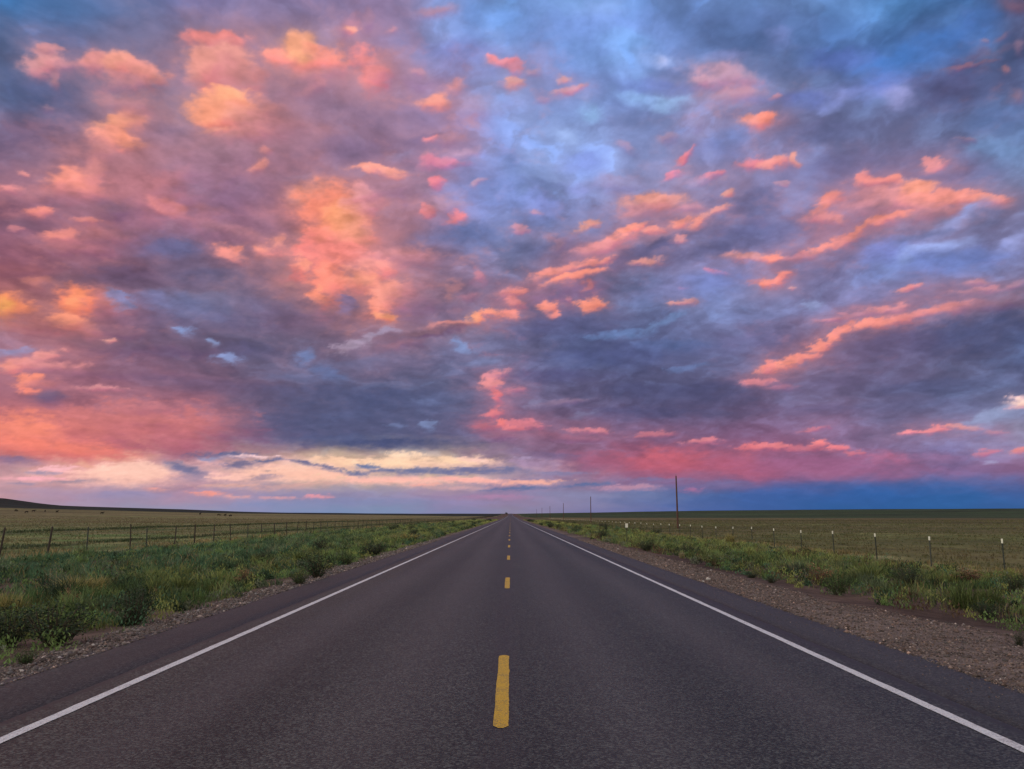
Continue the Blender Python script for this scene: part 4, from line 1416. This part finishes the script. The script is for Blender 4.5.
485 471 46 5 0 118 116 154 1 .5
373 467 17 3 0 112 122 162 1 .45
355 473 22 3 8 112 116 154 .95 .5
325 467 22 2.5 10 116 112 146 .95 .5
302 462 15 2.6 8 116 110 144 1 .45
266 461 18 2.6 -3 112 110 146 1 .45
268 471 10 1.6 0 180 150 150 .8 .5
265 478 20 3 -10 165 140 155 .85 .5
290 487 50 3.5 -5 215 165 158 .8 .7
425 485 20 2.4 -3 242 172 160 .9 .5
460 488 40 2 0 215 165 168 .8 .6
316 497 15 3 0 228 152 164 .95 .5
277 498 22 1.8 0 225 160 165 .85 .5
500 497 40 3 0 178 130 165 .8 .6
470 503 40 2 0 150 138 180 .7 .7
360 502 70 4 0 128 136 180 .6 .8
260 505 60 3 0 130 140 182 .6 .8
495 397 5 8 10 232 106 116 .95 .5
492 414 11 5 -10 226 106 118 .95 .5
505 423 10 4 0 242 108 110 1 .4
488 428 16 7 0 190 98 118 .8 .7
495 437 20 6 0 150 95 125 .7 .8
432 426 10 6 0 126 142 190 .85 .6
428 402 14 4 0 112 122 170 .7 .7
395 426 14 3 0 112 124 170 .7 .6
380 443 40 4 0 75 80 120 .7 .7
535 405 10 6 0 140 130 170 .8 .7
514 392 12 4 -15 200 115 138 .8 .6
565 402 30 4 -8 150 112 145 .7 .7
582 415 22 3 -10 130 125 165 .6 .7
526 425 18 5 8 214 106 124 .9 .5
515 428 10 4 0 226 108 118 .9 .5
590 431 20 3 4 216 114 130 .9 .5
570 438 34 5 4 165 96 125 .7 .8
652 435 26 3.4 -4 204 110 128 .9 .5
705 442 17 3 -2 218 114 130 .95 .45
756 448 20 4 -2 228 106 114 .95 .5
690 461 100 17 2 180 94 118 .8 .9
655 456 14 9 10 206 98 112 .7 .9
618 458 16 6 0 188 94 116 .6 .9
712 462 7 12 8 158 92 122 .6 .9
662 470 6 9 10 172 94 120 .6 .9
748 460 8 13 6 196 98 116 .6 .9
780 466 9 12 4 150 92 126 .55 .9
700 476 40 5 0 150 98 132 .7 .9
640 474 30 5 0 140 100 138 .7 .9
590 468 14 6 0 140 98 134 .7 .9
680 460 26 12 0 204 94 108 .8 .8
640 464 22 8 5 198 94 112 .8 .7
600 462 40 7 10 165 92 120 .8 .7
735 467 30 10 10 196 92 112 .7 .8
760 470 30 12 0 176 92 120 .7 .8
830 468 110 13 2 158 96 136 .8 .7
530 464 22 5 3 168 136 168 .95 .5
525 458 16 2 0 170 145 180 .8 .5
555 456 30 4 5 122 100 138 .8 .7
560 474 40 3 0 130 125 165 .8 .6
535 483 36 3 -2 240 172 158 1 .45
520 489 40 2.2 -3 100 112 156 .95 .5
590 485 30 2.2 -4 98 110 156 .95 .5
628 488 38 3.6 0 188 140 164 .95 .5
692 490 11 3.2 0 166 110 150 .95 .5
720 485 40 4 0 125 112 158 .8 .7
660 480 40 3 0 120 115 160 .8 .7
575 495 60 4 0 136 134 172 .6 .8
815 430 17 3 -8 206 112 136 .95 .5
805 449 34 4 2 206 104 122 .9 .5
775 447 14 3 0 224 110 122 .9 .5
820 444 10 4 0 242 116 120 1 .4
839 448 8 4 0 232 112 124 .95 .45
853 453 8 4 0 210 108 128 .9 .5
885 458 26 8 0 186 104 138 .8 .7
912 432 14 2.4 -6 242 126 136 1 .4
932 430 14 3.6 -8 244 124 130 1 .4
962 427 16 2.8 3 222 126 142 .95 .45
990 433 14 4 5 196 126 152 .85 .6
988 453 14 4.4 -5 208 118 146 .95 .45
1020 451 10 4 -10 222 120 140 .95 .45
940 458 30 5 0 158 112 155 .7 .7
1000 414 46 9 -20 142 152 194 .85 .7
1018 403 16 6 -5 236 208 198 .95 .6
1020 404 10 4 0 254 222 190 1 .5
995 462 6 2 0 160 150 190 .8 .5
880 487 150 7 0 58 92 158 .45 1
"""
def paint_sky(az, el):
    """cloud light for directions (radians), sRGB"""
    A, E = rad(36.5), rad(36.5)
    azt = np.abs((az + A) % (4 * A) - 2 * A) * -1 + A        # mirrored beyond the seen sector
    elt = np.where(el > E, E - np.abs((el - E) % (2 * E) - 0) * 1.0, el)
    elt = np.where(elt < rad(1), rad(2) - elt, elt); elt = np.where(el < rad(1), el, elt)
    d = np.stack([np.sin(azt) * np.cos(elt), np.cos(azt) * np.cos(elt), np.sin(elt)], -1)
    R = np.array(CAMROT)                                      # camera axes in the world
    l = d @ R
    u = CX + FPX * l[..., 0] / -l[..., 2]; v = CY - FPX * l[..., 1] / -l[..., 2]
    v = np.where(v < 0, -v, v)
    rx, ry, rz = np.sin(az) * np.cos(el), np.cos(az) * np.cos(el), np.sin(el)
    k = 1.25 / (np.maximum(rz, 0) + 0.25)
    sx, sy = rx * k, ry * k
    low = np.clip(0.16 + 0.84 * (1 - v / 516), 0.16, 1)
    n1 = fbm(sx * 4, sy * 4, 5, 201); n2 = fbm(sx * 4 + 9, sy * 4 + 4, 5, 211)
    h1 = fbm(sx * 13, sy * 13, 4, 221, .6); h2 = fbm(sx * 13 + 5, sy * 13 + 8, 4, 231, .6)
    wu = u + n1 * 26 + h1 * 7; wv = v + (n2 * 26 + h2 * 7) * low
    gu = np.clip(wu / 64.0, 0, 15.999); gi = gu.astype(int); gf = gu - gi; gf = gf * gf * (3 - 2 * gf) * .5 + gf * .5
    rows_ = np.interp(wv, GRID_V, np.arange(len(GRID_V))); rows_ = np.clip(rows_, 0, len(GRID_V) - 1.001)
    ri = rows_.astype(int); rf = rows_ - ri; rf = rf * rf * (3 - 2 * rf) * .5 + rf * .5
    G = GRIDC
    c = (G[ri, gi] * (1 - gf)[..., None] + G[ri, gi + 1] * gf[..., None]) * (1 - rf)[..., None] + \
        (G[ri + 1, gi] * (1 - gf)[..., None] + G[ri + 1, gi + 1] * gf[..., None]) * rf[..., None]
    # billows: lighter bluish crests, darker mauve hollows
    m1 = fbm(sx * 4.2 + 3 + 0.5 * n1, sy * 4.2 + 0.5 * n2, 6, 241, .55); m2 = fbm(sx * 12 + .4 * n2, sy * 12 + 2, 5, 251, .6)
    fade = np.clip((516 - v) / 60, 0.12, 1)
    cl2 = np.clip((516 - v) / 260, 0.22, 1)
    crest = (0.6 * ss(0.02, 0.42, m1 + 0.30 * m2 * cl2) + 0.4 * ss(0.14, 0.30, m1 + 0.25 * m2 * cl2)) * fade; hollow = ss(0.0, 0.45, -m1 - 0.25 * m2 * cl2) * fade
    t = m1 * 0.75 + m2 * 0.45
    lum = c.mean(-1, keepdims=True)
    c = c * np.array([1.05, 1.01, 0.97])
    bluer = c * np.array([1.05, 1.10, 1.11]) + np.array([6., 9., 12.])
    dusk = c * np.array([0.86, 0.84, 0.85])
    c = c + (bluer - c) * (crest * 0.55)[..., None] + (dusk - c) * (hollow * 0.55)[..., None]
    calm = np.clip((516 - v) / 260, 0.22, 1)
    c = c * (1 + (0.045 * m2 * fade * calm)[..., None])
    # relief: sides that face the low light on the left are brighter than those turned away
    S = fbm(sx * 5 + .3 * n1, sy * 5 + .3 * n2, 6, 291, .58) - fbm(sx * 5 + 0.20 + .3 * n1, sy * 5 - 0.10 + .3 * n2, 6, 291, .58)
    S2 = fbm(sx * 12 + .4 * n1, sy * 12, 5, 301, .6) - fbm(sx * 12 + 0.22 + .4 * n1, sy * 12 - 0.12, 5, 301, .6)
    S = np.clip((S / 0.16 * .7 + S2 / 0.2 * .16), -2.2, 2.2) * fade * (0.35 + 0.65 * calm)
    warmth = 1 - ss(380, 620, u)
    up = np.clip(S, 0, None)[..., None]; dn = np.clip(-S, 0, None)[..., None]
    c = c * (1 - 0.040 * dn) + up * (np.array([9., 5., 4.]) * warmth[..., None] + np.array([6., 9., 12.]) * (1 - warmth[..., None]))
    # cloud forms
    e1 = fbm(sx * 8, sy * 8, 6, 261, .62); e2 = 0.55 - np.abs(fbm(sx * 12, sy * 12, 4, 271, .55)) * 2.2
    edge = e1 * 0.60 + e2 * 0.28
    e3 = fbm(sx * 23 + .5 * h1, sy * 23 + .5 * h2, 5, 311, .62)
    edge_s = e3 * 0.75 + e1 * 0.18
    edge_b = edge + e3 * 0.30
    fu = u + (n1 * 7 + h1 * 8); fv = v + (n2 * 7 + h2 * 8) * low
    grain = np.clip(0.90 + 0.40 * h2 + 0.25 * e1, 0.35, 1.0)
    tone = np.clip(0.985 + (0.09 * h1 + 0.09 * e2) * calm, 0.76, 1.03)
    # clear twilight blue between the clouds
    for fx, fy, ru, rv, kk in ((600, 90, 150, 110, 1.0), (490, 170, 60, 60, .8), (900, 60, 80, 40, .8), (920, 255, 90, 40, .8), (700, 280, 60, 30, .6), (40, 10, 90, 40, .6)):
        z = np.exp(-(((u - fx) / ru) ** 2 + ((v - fy) / rv) ** 2)) * kk * (0.55 + 0.9 * crest)
        c = c + z[..., None] * np.array([2., 8., 22.])
    # ragged flecks of lit cloud scattered round the bigger forms
    fleck = ss(0.06, 0.62, e1 * 0.75 + h2 * 0.55)
    for fx, fy, ru, rv, ro, r, g, b, op in ((455, 150, 80, 95, 0, 216, 145, 160, .75), (640, 220, 130, 42, -15, 218, 138, 150, .7),
            (560, 285, 80, 42, -10, 222, 128, 132, .7), (110, 195, 150, 90, 0, 226, 130, 124, .75), (330, 235, 110, 90, 0, 236, 140, 118, .7),
            (870, 220, 110, 50, -12, 222, 132, 138, .65), (985, 75, 60, 70, 0, 160, 110, 130, .7), (540, 85, 60, 45, 0, 215, 148, 165, .6),
            (735, 105, 80, 70, 0, 200, 140, 160, .6), (70, 320, 110, 70, 0, 226, 124, 112, .6), (880, 325, 140, 40, -14, 212, 124, 138, .6),
            (230, 90, 120, 80, 0, 220, 134, 132, .6), (400, 60, 90, 60, 0, 198, 134, 152, .6), (500, 385, 40, 60, 0, 214, 112, 128, .6),
            (390, 290, 90, 50, 0, 232, 136, 122, .6), (250, 160, 160, 60, 0, 196, 128, 140, .5)):
        cr, sr = math.cos(rad(ro)), math.sin(rad(ro)); dx, dy = u - fx, v - fy
        z = np.exp(-(((dx * cr + dy * sr) / ru) ** 2 + ((-dx * sr + dy * cr) / rv) ** 2) * 1.3)
        z = (z * fleck * op * 0.85)[..., None]
        c = c * (1 - z) + np.array([r, g, b]) * z
    rows_f = [[float(q) for q in ln.split()] for ln in FEAT.strip().splitlines()]
    # thin lit veil that ties each bright form to the cloud it belongs to
    for fx, fy, ru, rv, ro, r, g, b, op, so in rows_f:
        if not (r > g + 40 and r > 190 and so < .85 and fy < 440): continue
        R1, R2 = ru * 2.3 + 6, rv * 2.3 + 6
        sel = np.nonzero((np.abs(fu - fx) < R1 * 1.6) & (np.abs(fv - fy) < (R2 + R1 * abs(math.sin(rad(ro)))) * 1.6))
        if len(sel[0]) == 0: continue
        cr, sr = math.cos(rad(ro)), math.sin(rad(ro)); dx, dy = fu[sel] - fx, fv[sel] - fy
        q = ((dx * cr + dy * sr) / R1) ** 2 + ((-dx * sr + dy * cr) / R2) ** 2
        al = np.exp(-q * 1.5) * 0.20 * np.clip(1 + 1.1 * e1[sel], .15, 1.8)
        colr = np.array([r * .52 + 80, g * .55 + 56, b * .45 + 82])
        c[sel] = c[sel] * (1 - al)[:, None] + colr[None] * al[:, None]
    for fx, fy, ru, rv, ro, r, g, b, op, so in rows_f:
        warm = r > g + 25
        if b > r + 25 and fy < 300 and max(r, g, b) > 195:      # gaps of clear blue glow softly
            ru *= 1.5; rv *= 1.6; so = 1; op *= 0.95; r += 2; g -= 13
        elif warm and fy < 455 and r > 212:
            ru *= 1.14; rv *= 1.14; r = min(r + 8, 255); g += (-17 if g > 140 else 10); b += (11 if g > 130 else 9) if b < 140 else -4; op = min(1, op * 1.08)
        elif r > 225 and g > 180: r = 255; g -= 9; b += 20; op = min(1, op * 1.05)
        big = max(ru, rv) * 2.0 + 5
        hy = (rv * 2.0 + 5 + ru * 2.0 * abs(math.sin(rad(ro))))
        sel = np.nonzero((np.abs(fu - fx) < big) & (np.abs(fv - fy) < hy))
        if len(sel[0]) == 0: continue
        dx, dy = fu[sel] - fx, fv[sel] - fy
        cr, sr = math.cos(rad(ro)), math.sin(rad(ro))
        a_, b_ = (dx * cr + dy * sr) / ru, (-dx * sr + dy * cr) / rv
        dd = np.sqrt(a_ * a_ + b_ * b_)
        ed = edge_s[sel] if ru * rv < 170 else edge_b[sel]
        fld = 1.22 - dd + ed * (0.85 if so < .7 else 0.62)
        # crisp towards the top of a form, fraying out below
        if fy >= 455: so = so * 1.5
        if warm and fy < 455: so = so * 1.2
        sf = so * (0.62 + 1.05 * ss(-0.7, 0.8, b_))
        core = ss(0.05, 0.15 + sf * 1.25, fld)
        halo = ss(-0.50, 1.0, fld) * np.clip(1.8 - dd, 0, 1)
        if so >= .9: al = op * np.clip((0.45 * core + 0.55 * halo) * (0.95 + 0.35 * e1[sel]), 0, 1)
        else: al = op * (0.72 * core + 0.28 * halo) * (0.50 + 0.50 * grain[sel] if fy < 455 else 1)
        colr = np.array([r, g, b])[None] * (tone[sel] + 0.035 * np.clip(S[sel], -2, 1))[:, None]
        if warm and fy < 455:
            sh = ss(-0.25, 1.0, b_ + 0.35 * a_ + 0.5 * edge[sel])
            colr = colr * (1 - sh[:, None] * (np.array([[0.07, 0.19, 0.08]]) if g > 138 else np.array([[0.19, 0.18, 0.02]]))) + (1 - sh)[:, None] * np.array([[4., 6., 2.]])
        c[sel] = c[sel] * (1 - al)[:, None] + colr * al[:, None]
    # fine wisps over everything
    w = fbm(sx * 24, sy * 24, 4, 281, .6)
    c = c * (1 + 0.03 * w * fade)[..., None]
    L = c @ np.array([.3, .59, .11])
    c = c + (0.09 * (L - 122) * (1 - ss(440, 505, v)))[..., None]
    c = L[..., None] + (c - L[..., None]) * (0.88 + 0.12 * ss(400, 500, v))[..., None] + 2.0
    return np.clip(c, 0, 255) / 255.0

ST = rad(0.085)
azs = np.concatenate([np.linspace(-math.pi, -rad(75), 90)[:-1], np.arange(-rad(75), -rad(40), ST * 2), np.arange(-rad(40), rad(40), ST), np.arange(rad(40), rad(75), ST * 2), np.linspace(rad(75), math.pi, 90)])
els = np.concatenate([np.linspace(-rad(4), -rad(0.4), 5)[:-1], np.arange(-rad(0.4), rad(38), ST), np.linspace(rad(38), rad(89.9), 36)])
AZ, EL = np.meshgrid(azs, els)
sky_rgb = s2l(paint_sky(AZ, EL))
# the clear twilight air beyond the clouds already gives this much
AIR = np.stack([np.interp(EL, [0, rad(8), rad(20), rad(35)], q) for q in ([.050, .040, .016, .011], [.039, .034, .020, .016], [.011, .014, .021, .020])], -1)
sky_rgb = np.clip(sky_rgb - AIR * 0.32, 0.004, None)
# whiter glow added overhead and behind the camera to brighten the ground
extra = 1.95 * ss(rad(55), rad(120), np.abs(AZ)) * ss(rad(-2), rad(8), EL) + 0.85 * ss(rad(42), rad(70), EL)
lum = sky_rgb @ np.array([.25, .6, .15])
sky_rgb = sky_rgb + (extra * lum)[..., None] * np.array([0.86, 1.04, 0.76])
RS = 9000.0
P = np.stack([np.sin(AZ) * np.cos(EL) * RS, np.cos(AZ) * np.cos(EL) * RS, np.sin(EL) * RS + 1.6], -1)
nr, nc = AZ.shape
ii = np.arange(nr * nc).reshape(nr, nc)
Q = np.stack([ii[:-1, :-1], ii[1:, :-1], ii[1:, 1:], ii[:-1, 1:]], -1).reshape(-1, 4)
m, nt, out = new_mat('dusk_clouds')
a = N(nt, 'ShaderNodeAttribute', attribute_name='cloud_light')
em = N(nt, 'ShaderNodeEmission'); nt.links.new(a.outputs['Color'], em.inputs['Color'])
tr = N(nt, 'ShaderNodeBsdfTransparent'); ad = N(nt, 'ShaderNodeAddShader')
nt.links.new(em.outputs[0], ad.inputs[0]); nt.links.new(tr.outputs[0], ad.inputs[1]); nt.links.new(ad.outputs[0], out.inputs['Surface'])
m.cycles.emission_sampling = 'NONE'
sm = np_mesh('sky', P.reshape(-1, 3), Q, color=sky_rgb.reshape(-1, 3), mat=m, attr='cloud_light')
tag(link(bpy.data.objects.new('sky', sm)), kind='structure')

# ------------------------------------------------------------------ light
SUN_EL, SUN_AZ = rad(8), rad(-105)            # from the left, slightly behind (azimuth from +Y, clockwise)
world = bpy.data.worlds.new('World'); scene.world = world; world.use_nodes = True
wn = world.node_tree; wn.nodes.clear()
wo = wn.nodes.new('ShaderNodeOutputWorld'); bg = wn.nodes.new('ShaderNodeBackground'); st = wn.nodes.new('ShaderNodeTexSky')
st.sky_type = 'NISHITA'; st.sun_disc = False; st.sun_elevation = SUN_EL; st.sun_rotation = SUN_AZ
st.altitude = 1500
wn.links.new(st.outputs[0], bg.inputs[0]); bg.inputs[1].default_value = 0.0035
wn.links.new(bg.outputs[0], wo.inputs[0])
sd = bpy.data.lights.new('sun', 'SUN'); sd.energy = 1.3; sd.angle = rad(25); sd.color = (1.0, 0.95, 0.80)
so_ = link(bpy.data.objects.new('sun', sd))
sdir = Vector((math.sin(SUN_AZ) * math.cos(SUN_EL), math.cos(SUN_AZ) * math.cos(SUN_EL), math.sin(SUN_EL)))
so_.rotation_euler = sdir.to_track_quat('Z', 'Y').to_euler()
so_.location = (-30, -10, 30)

# ------------------------------------------------------------------ camera
cd = bpy.data.cameras.new('camera'); cam = link(bpy.data.objects.new('camera', cd))
cd.sensor_fit = 'HORIZONTAL'; cd.sensor_width = 36.0; cd.lens = FPX / 1024 * 36.0
cd.clip_start = 0.1; cd.clip_end = 30000
cam.matrix_world = Matrix.Translation(CAM) @ CAMROT.to_4x4()
scene.camera = cam
scene.view_settings.view_transform = 'Standard'; scene.view_settings.look = 'None'
scene.view_settings.exposure = 0; scene.view_settings.gamma = 1; scene.view_settings.use_curve_mapping = False
scene.cycles.max_bounces = 6; scene.cycles.transparent_max_bounces = 8
scene.cycles.sample_clamp_indirect = 6
